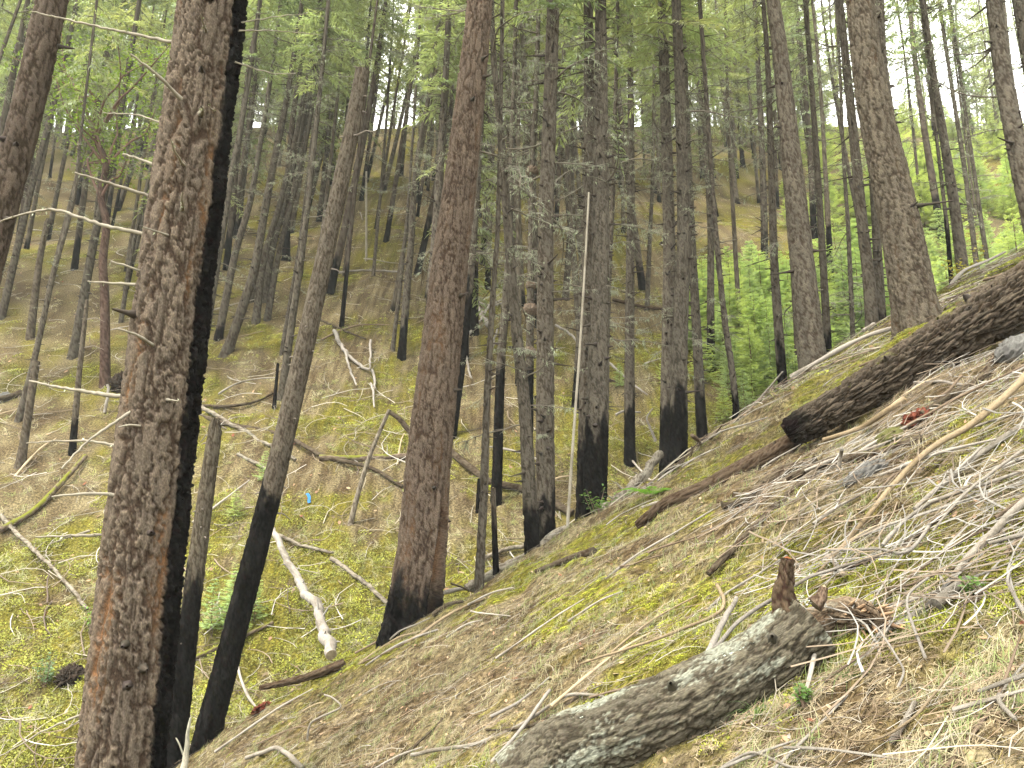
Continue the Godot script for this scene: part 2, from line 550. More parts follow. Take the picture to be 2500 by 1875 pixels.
func limb_on(path: Array, r: float) -> void:     # a dead branch of the tree made last
	var pts := []
	for p in path: pts.push_back(p - current_tree.position)
	var line := spline(pts, 0.035)
	var rad := PackedFloat32Array()
	for i in line.size():
		var u := i / (line.size() - 1.0)
		if i > 0: line[i] += Vector3(rng.randf_range(-1, 1), rng.randf_range(-1, 1), rng.randf_range(-1, 1)) * 0.004
		rad.push_back(r * lerpf(1.15, 0.45, u) * rng.randf_range(0.85, 1.15))
	var s := Shape.new()
	var first: Vector3 = line[0] - (line[mini(2, line.size() - 1)] - line[0]).normalized() * 0.06
	line.insert(0, first)
	rad.insert(0, r * 1.6)
	tube(s, line, rad, 7, Color(0.165, 0.147, 0.112), 0.4)
	var n := int(line.size() * 0.5)
	for k in n:
		var i := rng.randi_range(2, line.size() - 1)
		var e := Vector3(rng.randf_range(-1, 1), rng.randf_range(-0.7, 0.7), rng.randf_range(-1, 1)).normalized()
		spray(s, line[i] + e * r * 0.7, e, tilted(), rng.randf_range(0.01, 0.03), 0.012, Color(0.28, 0.3, 0.2))
	part("branch", s.mesh(), stick_mat, current_tree)


func snag(label: String, at: Vector2, path: Array, r0: float, r1: float, o: Dictionary, called := "snag", category := "dead tree") -> Node3D:
	var foot := on_ground(at.x, at.y, -0.1)
	stems.push_back(at)
	var t := thing(called, label, category, foot, "dead standing stems")
	var pts := [Vector3(0, -0.4, 0), Vector3.ZERO]
	for p in path: pts.push_back(p + Vector3(0, 0.1, 0))
	var total := 0.0
	for i in pts.size() - 1: total += pts[i].distance_to(pts[i + 1])
	var pixel := foot.length() / 796.0
	var q := o.duplicate()
	q.sides = clampi(int(TAU * r0 / (pixel * 1.3)), 10, 120)
	q.id = t.get_index() * 5.7
	q.cap = true
	q.sunk = 0.4
	if o.get("pale", false): q.tint = Color(0.26, 0.24, 0.195)
	elif not q.has("tint"): q.tint = Color(0.088, 0.075, 0.058)
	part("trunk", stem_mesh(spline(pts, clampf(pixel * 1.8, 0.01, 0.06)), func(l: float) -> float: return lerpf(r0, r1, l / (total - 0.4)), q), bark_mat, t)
	if total > 2.5 and called == "snag":
		var s := Shape.new()
		var line := spline(pts, 0.1)
		for k in int(total * 4.0):
			var i := rng.randi_range(int(line.size() * 0.3), line.size() - 1)
			var az := rng.randf() * TAU
			var flat := Vector3(cos(az), rng.randf_range(-0.2, 0.2), sin(az))
			var rr := lerpf(r0, r1, i / (line.size() - 1.0))
			var long := rng.randf_range(0.015, 0.06) if rng.randf() < 0.9 else rng.randf_range(0.1, 0.5)
			tube(s, PackedVector3Array([line[i] + flat * rr * 0.9, line[i] + flat * (rr + long * 0.5), line[i] + flat * (rr + long) - Vector3(0, long * 0.3, 0)]), PackedFloat32Array([0.014, 0.008, 0.004]), 5, Color(0.13, 0.11, 0.09), 0.3)
		part("branch_stubs", s.mesh(), stick_mat, t, "stuff")
	return t


func bleached_pole(label: String, at: Vector2, path: Array, r0: float, r1: float, o: Dictionary) -> void:
	snag(label, at, path, r0, r1, o, "dead_pole", "dead tree")


func madrone_tree(label: String, at: Vector2, path: Array, r0: float, r1: float, o: Dictionary) -> void:
	var t := snag(label, at, path, r0, r1, o, "madrone_tree", "tree")
	t.set_meta("group", "madrone trees")
	var top: Vector3 = path[-1]
	var s := Shape.new()
	var leaf := Shape.new()
	for k in 16:
		var base: Vector3 = (path[rng.randi_range(3, path.size() - 1)] as Vector3)
		var d := Vector3(rng.randf_range(-1, 1), rng.randf_range(0.2, 1.1), rng.randf_range(-1, 1)).normalized()
		var long := rng.randf_range(1.2, 3.4)
		var p := [base, base + d * long * 0.4 + Vector3(0, 0.2, 0), base + d * long * 0.7 + Vector3(rng.randf_range(-0.4, 0.4), 0.2, rng.randf_range(-0.4, 0.4)), base + d * long + Vector3(rng.randf_range(-0.5, 0.5), 0.5, 0)]
		var line := spline(p, 0.12)
		var rad := PackedFloat32Array()
		for i in line.size(): rad.push_back(lerpf(0.045, 0.012, i / (line.size() - 1.0)))
		tube(s, line, rad, 6, Color(0.1, 0.06, 0.045), 0.2)
		for q in 220:
			var at2 := line[rng.randi_range(int(line.size() * 0.45), line.size() - 1)] + Vector3(rng.randfn(0, 0.36), rng.randfn(0.05, 0.25), rng.randfn(0, 0.36))
			var dir := Vector3(rng.randf_range(-1, 1), rng.randf_range(-0.4, 0.5), rng.randf_range(-1, 1)).normalized()
			spray(leaf, at2, dir, tilted(), rng.randf_range(0.09, 0.15), 0.055, Color(0.1, 0.15, 0.03) * rng.randf_range(0.7, 1.6))
	part("branch", s.mesh(), stick_mat, t)
	part("crown", leaf.mesh(), leaf_mat, t)


# ---------------------------------------------------------------- logs, sticks, rocks
func fallen(called: String, label: String, pts: Array, r0: float, r1: float, style: String, category: String, group: String) -> Node3D:
	var first: Vector3 = pts[0]
	var foot := on_ground(first.x, first.z)
	var t := thing(called, label, category, foot, group)
	var line0 := []
	for i in pts.size():
		var p: Vector3 = pts[i]
		var lift := p.y
		if called == "log" and foot.length() < 11.0: lift = maxf(lift, 0.62 * lerpf(r0, r1, i / (pts.size() - 1.0)))
		line0.push_back(on_ground(p.x, p.z, lift) - foot)
	var pixel := foot.length() / 796.0
	var q := {"sides": clampi(int(TAU * maxf(r0, r1) / (pixel * 1.3)), 7, 220), "amp": 0.004, "cell": 0.03, "flare": 0.0, "cap": true, "id": t.get_index() * 3.9}
	match style:
		"big": q.merge({"amp": 0.036, "cell": 0.034, "stretch": 4.5, "tint": Color(0.062, 0.051, 0.039), "hollow": 0.25, "wood": Color(0.05, 0.035, 0.025), "moss": 0.05}, true)
		"lichen": q.merge({"amp": 0.011, "cell": 0.03, "stretch": 3.6, "tint": Color(0.074, 0.067, 0.05), "lichen": 0.6, "moss": 0.0}, true)
		"splintered": q.merge({"amp": 0.012, "cell": 0.02, "stretch": 8.0, "tint": Color(0.15, 0.115, 0.08), "lichen": 0.3, "splinter": true}, true)
		"rotten": q.merge({"amp": 0.012, "cell": 0.022, "stretch": 10.0, "tint": Color(0.07, 0.052, 0.036)}, true)
		"brown": q.merge({"amp": 0.004, "tint": Color(0.078, 0.064, 0.046), "moss": 0.1}, true)
		"mossy": q.merge({"amp": 0.006, "tint": Color(0.15, 0.12, 0.09), "moss": 0.75}, true)
		"pale": q.merge({"amp": 0.003, "tint": Color(0.2, 0.18, 0.145), "lichen": 0.3}, true)
		"bleached", "white": q.merge({"amp": 0.0022, "pale": true, "tint": Color(0.235, 0.218, 0.195), "wood": Color(0.5, 0.42, 0.3)}, true)
		"tan": q.merge({"amp": 0.0018, "pale": true, "tint": Color(0.24, 0.19, 0.125), "wood": Color(0.45, 0.33, 0.18)}, true)
		"grey": q.merge({"amp": 0.0022, "pale": true, "tint": Color(0.23, 0.21, 0.18)}, true)
		"lichen_stick": q.merge({"amp": 0.004, "pale": true, "tint": Color(0.38, 0.36, 0.29), "lichen": 0.8}, true)
	q.wood = q.get("wood", q.tint)
	var line := spline(line0, clampf(pixel * 2.0, 0.009, 0.09))
	if called == "stick" or style in ["bleached", "pale", "white"]:
		for i in line.size():
			line[i] += Vector3(broad.get_noise_2d(i * pixel * 14.0, q.id * 9.0), broad.get_noise_2d(i * pixel * 14.0, q.id + 50.0), broad.get_noise_2d(i * pixel * 14.0, q.id + 90.0)) * maxf(r0, r1) * 0.8
	var total := 0.0
	for i in line.size() - 1: total += line[i].distance_to(line[i + 1])
	var knob := rng.randf() * 9.0
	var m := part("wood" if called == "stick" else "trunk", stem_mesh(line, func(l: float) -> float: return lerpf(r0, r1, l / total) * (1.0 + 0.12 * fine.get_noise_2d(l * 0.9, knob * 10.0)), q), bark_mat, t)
	if called == "log":
		var s := Shape.new()
		var n := int(total * (3.0 if style != "big" else 2.5))
		for k in n:
			var i := rng.randi_range(1, line.size() - 1)
			var e := Vector3(rng.randf_range(-1, 1), rng.randf_range(-0.1, 1.0), rng.randf_range(-1, 1)).normalized()
			var rr := lerpf(r0, r1, i / (line.size() - 1.0))
			var long := rng.randf_range(0.02, 0.3) if style in ["bleached", "pale"] else rng.randf_range(0.01, 0.06)
			tube(s, PackedVector3Array([line[i] + e * rr * 0.85, line[i] + e * (rr + long * 0.5), line[i] + e * (rr + long) + Vector3(0, -0.2 * long, 0)]), PackedFloat32Array([rr * 0.22, rr * 0.13, rr * 0.05]), 5, (q.tint as Color) * 0.75, 0.3)
		if n > 0: part("branch_stubs", s.mesh(), stick_mat, t, "stuff")
	if style == "lichen":
		lichened_extras(t, line, r1)
	if style == "splintered":
		var s := Shape.new()
		for k in 46:
			var e := Vector3(rng.randf_range(-1, 1), rng.randf_range(-0.8, 1.0), rng.randf_range(-1, 1)).normalized()
			var i := rng.randi_range(int(line.size() * 0.45), line.size() - 1)
			var a := line[i] + e * r1 * rng.randf_range(0.3, 1.0)
			var d := ((line[-1] - line[-2]).normalized() + e * 0.35).normalized()
			var long := rng.randf_range(0.05, 0.16)
			tube(s, PackedVector3Array([a, a + d * long * 0.5, a + d * long]), PackedFloat32Array([0.009, 0.007, 0.001]), 4, Color(0.2, 0.13, 0.075) * rng.randf_range(0.6, 1.3), 0.2)
		part("splinters", s.mesh(), stick_mat, t, "stuff")
	return t


func lichened_extras(t: Node3D, line: PackedVector3Array, r: float) -> void:
	var end := line[line.size() - 1]
	var back := (line[line.size() - 8] - end).normalized()
	var a := end + back * 0.1 + Vector3(-0.01, r * 0.7, 0.0)
	var stub := spline([a, a + Vector3(-0.008, 0.08, 0), a + Vector3(0.002, 0.16, 0), a + Vector3(0.016, 0.235, 0.0)], 0.008)
	part("branch_stub", stem_mesh(stub, func(l: float) -> float: return lerpf(0.05, 0.021, pow(minf(l / 0.2, 1.0), 0.5)), {"sides": 36, "amp": 0.008, "cell": 0.02, "stretch": 3.0, "tint": Color(0.06, 0.044, 0.03), "cap": true, "wood": Color(0.2, 0.075, 0.03), "id": 4.0, "flare": 0.5}), bark_mat, t)
	var b := end + back * 0.02 + Vector3(0.03, r * 0.75, 0.02)
	part("branch_stub", stem_mesh(spline([b, b + Vector3(0.03, 0.03, 0), b + Vector3(0.045, 0.07, 0)], 0.008), func(l: float) -> float: return lerpf(0.03, 0.014, l / 0.08), {"sides": 24, "amp": 0.005, "cell": 0.02, "tint": Color(0.13, 0.095, 0.07), "cap": true, "id": 9.0}), bark_mat, t)
	var s := Shape.new()                       # leafy lichen crusts standing off the bark
	for k in 2500:
		var i := rng.randi_range(4, line.size() - 4)
		var az := rng.randf_range(0.9, 2.3)
		var dir := (line[i + 1] - line[i]).normalized()
		var out := dir.cross(Vector3.UP).normalized()
		if out.z < 0.0: out = -out
		var e := (Vector3.UP * sin(az) + out * cos(az)).normalized()
		var p := line[i] + e * (r * lerpf(1.16, 1.0, i / float(line.size())) + 0.002)
		if fine.get_noise_3d(p.x * 7.0, p.y * 7.0, p.z * 7.0) < 0.02 - az * 0.05: continue
		var d := (e + Vector3(rng.randf_range(-1, 1), rng.randf_range(-1, 1), rng.randf_range(-1, 1)) * 1.6).normalized()
		spray(s, p, d, e, rng.randf_range(0.005, 0.013), rng.randf_range(0.004, 0.01), Color(0.25, 0.27, 0.22) * rng.randf_range(0.7, 1.15))
	part("lichen", s.mesh(), moss_mat, t, "stuff")


func lying_log(label: String, pts: Array, r0: float, r1: float, style: String) -> void:
	fallen("log", label, pts, r0, r1, style, "log", "fallen logs")


func stick(label: String, pts: Array, r0: float, r1: float, style: String) -> Node3D:
	return fallen("stick", label, pts, r0, r1, "lichen_stick" if style == "lichen" else style, "stick", "dead sticks on the ground")


func lump_mesh(size: Vector3, col: Color, rough: float, id: float) -> ArrayMesh:
	var s := Shape.new()
	var rows := 22
	var cols := 36
	for i in rows + 1:
		var la := PI * i / rows - PI / 2
		for k in cols:
			var lo := TAU * k / cols
			var e := Vector3(cos(la) * cos(lo), sin(la), cos(la) * sin(lo))
			var f := 1.0 + rough * (fine.get_noise_3d(e.x * 4.0 + id * 9.0, e.y * 4.0, e.z * 4.0) + 0.5 * fine.get_noise_3d(e.x * 13.0, e.y * 13.0 + id, e.z * 13.0))
			var sh := 1.0 + 0.5 * fine.get_noise_3d(e.x * 20.0, e.y * 20.0, e.z * 20.0 + id)
			s.vert(e * size * f, e, Vector2(lo, la), Color(col.r * sh, col.g * sh, col.b * sh))
	for i in rows:
		for k in cols:
			var p := i * cols + k
			var p2 := i * cols + (k + 1) % cols
			s.tri(p, p + cols, p2)
			s.tri(p2, p + cols, p2 + cols)
	var acc := PackedVector3Array()
	acc.resize(s.v.size())
	for t in range(0, s.ix.size(), 3):
		var fn := (s.v[s.ix[t + 1]] - s.v[s.ix[t]]).cross(s.v[s.ix[t + 2]] - s.v[s.ix[t]])
		for j in 3: acc[s.ix[t + j]] += fn
	for i in s.v.size():
		var an := acc[i].normalized()
		s.n[i] = an if an.dot(s.n[i]) >= 0.0 else -an
	return s.mesh()


func rock(label: String, at: Vector2, size: Vector3, style: String) -> void:
	var col := Color(0.13, 0.128, 0.12)
	var called := "rock"
	var category := "rock"
	var rough := 0.3
	match style:
		"mossy": col = Color(0.1, 0.1, 0.04)
		"red":
			col = Color(0.13, 0.045, 0.03); called = "rotten_wood_lump"; category = "rotten wood"; rough = 0.8
		"dark":
			col = Color(0.045, 0.035, 0.028); called = "root_ball"; category = "root ball"; rough = 0.8
	if label.contains("stump"): called = "stump"; category = "stump"
	var t := MeshInstance3D.new()
	t.name = numbered(called)
	add_child(t, true)
	t.mesh = lump_mesh(size * 0.5, col, rough, at.x * 3.3 + at.y)
	t.material_override = bark_mat
	t.position = on_ground(at.x, at.y, size.y * 0.18)
	t.basis = Basis(Quaternion(Vector3.UP, slope_at(at.x, at.y))) * Basis(Vector3.UP, at.x * 5.0)
	tag(t, label, category)


# ---------------------------------------------------------------- plants
func blade(s: Shape, at: Vector3, dir: Vector3, long: float, wide: float, droop: float, col: Color) -> void:
	var side := dir.cross(Vector3.UP).normalized() * wide * 0.5
	var prev := -1
	for j in 4:
		var u := j / 3.0
		var p := at + dir * long * u + Vector3(0, -droop * long * u * u, 0)
		var nn := Vector3.UP
		var w := 1.0 - u * 0.92
		var a := s.vert(p + side * w, nn, Vector2.ZERO, col)
		s.vert(p - side * w, nn, Vector2.ZERO, col)
		if prev >= 0:
			s.tri(prev, a, prev + 1)
			s.tri(prev + 1, a, a + 1)
		prev = a


func grass_clump(label: String, at: Vector2, size: float) -> void:
	var t := MeshInstance3D.new()
	t.name = numbered("grass_clump")
	add_child(t, true)
	var s := Shape.new()
	for k in 46:
		var az := rng.randf() * TAU
		blade(s, Vector3(rng.randf_range(-0.02, 0.02), 0, rng.randf_range(-0.02, 0.02)), Vector3(cos(az), rng.randf_range(0.5, 1.3), sin(az)).normalized(), size * rng.randf_range(0.5, 1.0), 0.004, rng.randf_range(0.5, 1.1), Color(0.06, 0.1, 0.03) * rng.randf_range(0.7, 1.7))
	t.mesh = s.mesh()
	t.material_override = leaf_mat
	t.position = on_ground(at.x, at.y)
	tag(t, label, "grass tuft")


func fern(label: String, at: Vector2, size: float) -> void:
	var t := thing("fern", label, "fern", on_ground(at.x, at.y))
	for k in 11:
		var s := Shape.new()
		var az := TAU * k / 11.0 + rng.randf_range(-0.2, 0.2)
		var flat := Vector3(cos(az), 0, sin(az))
		var cross := Vector3(-flat.z, 0, flat.x)
		var long := size * rng.randf_range(0.7, 1.0)
		for j in 22:
			var u := 0.1 + 0.9 * j / 22.0
			var p := flat * long * u + Vector3(0, long * (0.75 * u - 0.7 * u * u), 0)
			for side in [-1.0, 1.0]:
				spray(s, p, (cross * side + flat * 0.3).normalized(), Vector3.UP, 0.06 * sin(PI * minf(1.0, u * 0.85 + 0.12)) + 0.008, 0.016, Color(0.09, 0.2, 0.03) * rng.randf_range(0.8, 1.3))
		part("frond", s.mesh(), leaf_mat, t)


func leafy_shrub(label: String, at: Vector2, size: float) -> void:
	var t := thing("leafy_shrub", label, "shrub", on_ground(at.x, at.y))
	var s := Shape.new()
	var leaf := Shape.new()
	var tone := Color(0.13, 0.19, 0.1) if label.contains("pale") or label.contains("blue") else Color(0.1, 0.17, 0.05)
	if label.contains("yellow"): tone = Color(0.22, 0.2, 0.04)
	if label.contains("bright"): tone = Color(0.14, 0.24, 0.05)
	for k in 9:
		var d := Vector3(rng.randf_range(-0.7, 0.7), 1.0, rng.randf_range(-0.7, 0.7)).normalized()
		var long := size * rng.randf_range(0.5, 1.1)
		var p := PackedVector3Array([Vector3(rng.randf_range(-0.1, 0.1) * size, -0.02, 0), d * long * 0.5, d * long + Vector3(rng.randf_range(-0.1, 0.1), 0, rng.randf_range(-0.1, 0.1)) * size])
		tube(s, p, PackedFloat32Array([0.006, 0.004, 0.002]), 4, Color(0.16, 0.11, 0.08))
		for q in 24:
			var u := rng.randf_range(0.3, 1.05)
			var e := Vector3(rng.randf_range(-1, 1), rng.randf_range(-0.2, 0.5), rng.randf_range(-1, 1)).normalized()
			var l := rng.randf_range(0.06, 0.1) * clampf(size * 1.6, 0.25, 1.0)
			spray(leaf, d * long * u + e * 0.06 * size, e, tilted(), l, l * 0.62, tone * rng.randf_range(0.65, 1.4))
	part("stem", s.mesh(), stick_mat, t)
	part("leaves", leaf.mesh(), leaf_mat, t, "stuff")


func ribbon(label: String, at: Vector2, size: float) -> void:
	var t := MeshInstance3D.new()
	t.name = numbered("marker_ribbon")
	add_child(t, true)
	var s := Shape.new()
	var prev := -1
	for j in 9:
		var u := j / 8.0
		var p := Vector3(0.03 * sin(u * 5.0), size * (1.0 - u), 0.02 * cos(u * 7.0))
		var a := s.vert(p - Vector3(0.03, 0, 0), Vector3.BACK, Vector2.ZERO, Color(0.05, 0.22, 0.6))
		s.vert(p + Vector3(0.03, 0, 0.01), Vector3.BACK, Vector2.ZERO, Color(0.05, 0.22, 0.6))
		if prev >= 0:
			s.tri(prev, a, prev + 1)
			s.tri(prev + 1, a, a + 1)
		prev = a
	t.mesh = s.mesh()
	t.material_override = leaf_mat
	t.position = on_ground(at.x, at.y, 0.02)
	t.rotation = Vector3(-0.6, 0.4, 0.3)
	tag(t, label, "ribbon")


# ---------------------------------------------------------------- many small things
func strewn(called: String, m: Mesh, mat: Material, places: Array, colors: Array, label: String, category: String) -> void:
	var mm := MultiMesh.new()
	mm.transform_format = MultiMesh.TRANSFORM_3D
	mm.use_colors = true
	mm.mesh = m
	mm.instance_count = places.size()
	for i in places.size():
		mm.set_instance_transform(i, places[i])
		mm.set_instance_color(i, colors[i])
	var o := MultiMeshInstance3D.new()
	o.name = numbered(called)
	o.multimesh = mm
	o.material_override = mat
	add_child(o, true)
	tag(o, label, category, "", "stuff")


func litter_image(bump: Image) -> Image:
	var side := 1024
	var im := Image.create(side, side, false, Image.FORMAT_RGB8)
	var noise := FastNoiseLite.new()
	noise.frequency = 0.02
	noise.fractal_octaves = 5
	var base := noise.get_seamless_image(side, side)
	for y in side:
		for x in side:
			var b := base.get_pixel(x, y).r
			var v := 0.3 + 0.5 * b
			im.set_pixel(x, y, Color(v * 1.02, v * 0.97, v * 0.9))
			bump.set_pixel(x, y, Color(b * 0.5, b * 0.5, b * 0.5))
	for k in 15000:
		var x := rng.randf() * side
		var y := rng.randf() * side
		var t := rng.randf() * TAU
		var bend := rng.randf_range(-0.03, 0.03)
		var long := rng.randi_range(6, 26)
		var v := rng.randf_range(0.12, 1.0)
		var col := Color(v, v * rng.randf_range(0.86, 0.98), v * rng.randf_range(0.66, 0.94))
		var hh := rng.randf_range(0.45, 1.0)
		for j in long:
			im.set_pixel(posmod(int(x), side), posmod(int(y), side), col)
			if k % 5 == 0: im.set_pixel(posmod(int(x) + 1, side), posmod(int(y), side), col)
			bump.set_pixel(posmod(int(x), side), posmod(int(y), side), Color(hh, hh, hh))
			x += cos(t); y += sin(t); t += bend
	return im


func grain_image() -> Image:
	var noise := FastNoiseLite.new()
	noise.frequency = 0.06
	noise.fractal_octaves = 4
	var im := noise.get_seamless_image(512, 256)
	im.resize(512, 512, Image.INTERPOLATE_CUBIC)
	im.convert(Image.FORMAT_RGB8)
	noise.frequency = 0.035
	noise.noise_type = FastNoiseLite.TYPE_CELLULAR
	noise.fractal_octaves = 2
	noise.cellular_return_type = FastNoiseLite.RETURN_DISTANCE2_SUB
	var flakes := noise.get_seamless_image(512, 512)
	for y in 512:
		for x in 512:
			var f := flakes.get_pixel(x, y).r
			var v := 0.74 + 0.26 * clampf(im.get_pixel(x, y).r * 1.5 - 0.2 + (f - 0.35) * 0.5, 0.0, 1.0)
			im.set_pixel(x, y, Color(v, v * 0.99, v * 0.975))
	return im


func materials() -> void:
	var grain := ImageTexture.create_from_image(grain_image())
	bark_mat = StandardMaterial3D.new()
	bark_mat.vertex_color_use_as_albedo = true
	bark_mat.albedo_texture = grain
	bark_mat.uv1_scale = Vector3(4, 2.6, 1)
	bark_mat.heightmap_enabled = true
	bark_mat.heightmap_texture = grain
	bark_mat.heightmap_scale = 0.5
	bark_mat.roughness = 0.95
	bark_mat.metallic_specular = 0.1
	stick_mat = StandardMaterial3D.new()
	stick_mat.vertex_color_use_as_albedo = true
	stick_mat.roughness = 0.9
	stick_mat.metallic_specular = 0.25
	leaf_mat = StandardMaterial3D.new()
	leaf_mat.vertex_color_use_as_albedo = true
	leaf_mat.roughness = 0.6
	leaf_mat.metallic_specular = 0.35
	leaf_mat.backlight_enabled = true
	leaf_mat.backlight = Color(1.0, 1.0, 0.72)
	leaf_mat.cull_mode = BaseMaterial3D.CULL_DISABLED
	seedling_mat = leaf_mat.duplicate()
	moss_mat = StandardMaterial3D.new()
	moss_mat.vertex_color_use_as_albedo = true
	moss_mat.roughness = 0.95
	moss_mat.metallic_specular = 0.15
	moss_mat.cull_mode = BaseMaterial3D.CULL_DISABLED
	var bump := Image.create(1024, 1024, false, Image.FORMAT_RGB8)
	var litter := litter_image(bump)
	ground_mat = StandardMaterial3D.new()
	ground_mat.vertex_color_use_as_albedo = true
	ground_mat.albedo_texture = ImageTexture.create_from_image(litter)
	ground_mat.heightmap_enabled = true
	ground_mat.heightmap_texture = ImageTexture.create_from_image(bump)
	ground_mat.heightmap_scale = 1.2
	ground_mat.roughness = 1.0
	ground_mat.metallic_specular = 0.1
	ground_mat.uv1_scale = Vector3(0.8, 0.8, 1)


func steps(from: float, to: float, fine_from: float, fine_to: float, small: float, grow: float, most: float) -> PackedFloat32Array:
	var up := PackedFloat32Array()
	var x := fine_from
	while x < to:
		up.push_back(x)
		x += small if x < fine_to else minf(small + (x - fine_to) * grow, most)
	up.push_back(to)
	var down := PackedFloat32Array()
	x = fine_from - small
	while x > from:
		down.push_back(x)
		x -= minf(small + (fine_from - x) * grow, most)
	down.push_back(from)
	down.reverse()
	down.append_array(up)
	return down


func build_ground() -> void:
	var xs := steps(-95.0, 95.0, -5.5, 6.0, 0.055, 0.045, 2.5)
	var ds := steps(-30.0, 120.0, 1.6, 10.5, 0.055, 0.035, 2.5)
	var s := Shape.new()
	var w := xs.size()
	for d in ds:
		for x in xs:
			var y := ground(x, -d)
			var m := mossy(x, -d)
			var dirt := clampf(0.5 + broad.get_noise_2d(x * 5.0 - 90.0, d * 5.0) * 1.3, 0.0, 1.0)
			var straw := clampf(0.5 + broad.get_noise_2d(x * 9.0 + 20.0, d * 2.2) * 1.4, 0.0, 1.0)
			var spot := clampf(0.5 + broad.get_noise_2d(x * 24.0 + 5.0, d * 24.0) * 1.5, 0.0, 1.0)
			var col := Color(0.25, 0.21, 0.135).lerp(Color(0.5, 0.47, 0.31), straw * 0.65 + spot * 0.2)
			col = col.lerp(Color(0.13, 0.09, 0.055), smoothstep(0.4, 0.95, dirt) * 0.6 * (1.0 - 0.4 * smoothstep(11.0, 16.0, d)))
			col = col.lerp(Color(0.09, 0.06, 0.04), smoothstep(0.6, 0.95, spot) * 0.6)
			col = col.lerp(Color(0.35, 0.35, 0.055).lerp(Color(0.2, 0.21, 0.05), spot), smoothstep(0.26, 0.8, m) * 0.85)
			s.vert(Vector3(x, y, -d), Vector3.UP, Vector2(x, d * 1.15), col)
	for i in ds.size() - 1:
		for k in w - 1:
			var p := i * w + k
			s.tri(p, p + w, p + 1)
			s.tri(p + 1, p + w, p + w + 1)
	for i in ds.size():
		for k in w:
			var a := s.v[i * w + mini(k + 1, w - 1)] - s.v[i * w + maxi(k - 1, 0)]
			var b := s.v[mini(i + 1, ds.size() - 1) * w + k] - s.v[maxi(i - 1, 0) * w + k]
			s.n[i * w + k] = a.cross(b).normalized()
	var o := MeshInstance3D.new()
	o.name = "ground"
	o.mesh = s.mesh()
	o.material_override = ground_mat
	add_child(o)
	tag(o, "steep forest floor of needles, dry grass and moss dropping to a gully", "ground", "", "structure")


func lie(x: float, z: float, yaw: float, size: Vector3, h := 0.0, tilt := 0.12) -> Transform3D:
	var b := Basis(Quaternion(Vector3.UP, slope_at(x, z))) * Basis(Vector3.UP, yaw) * Basis(Vector3.FORWARD, rng.randf_range(-tilt, tilt)) * Basis(Vector3.RIGHT, rng.randf_range(-tilt, tilt))
	return Transform3D(b * Basis.from_scale(size), on_ground(x, z, h))


func near_place() -> Vector2:      # more of them close by, all over the near slope
	var d := 1.5 + 9.3 * pow(rng.randf(), 1.25)
	return Vector2(rng.randf_range(-0.55 * d - 1.0, 0.72 * d + 0.6), -d)


func far_place() -> Vector2:
	var d := 10.2 + 34.0 * pow(rng.randf(), 1.6)
	return Vector2(rng.randf_range(-0.72 * d, 0.72 * d), -d)


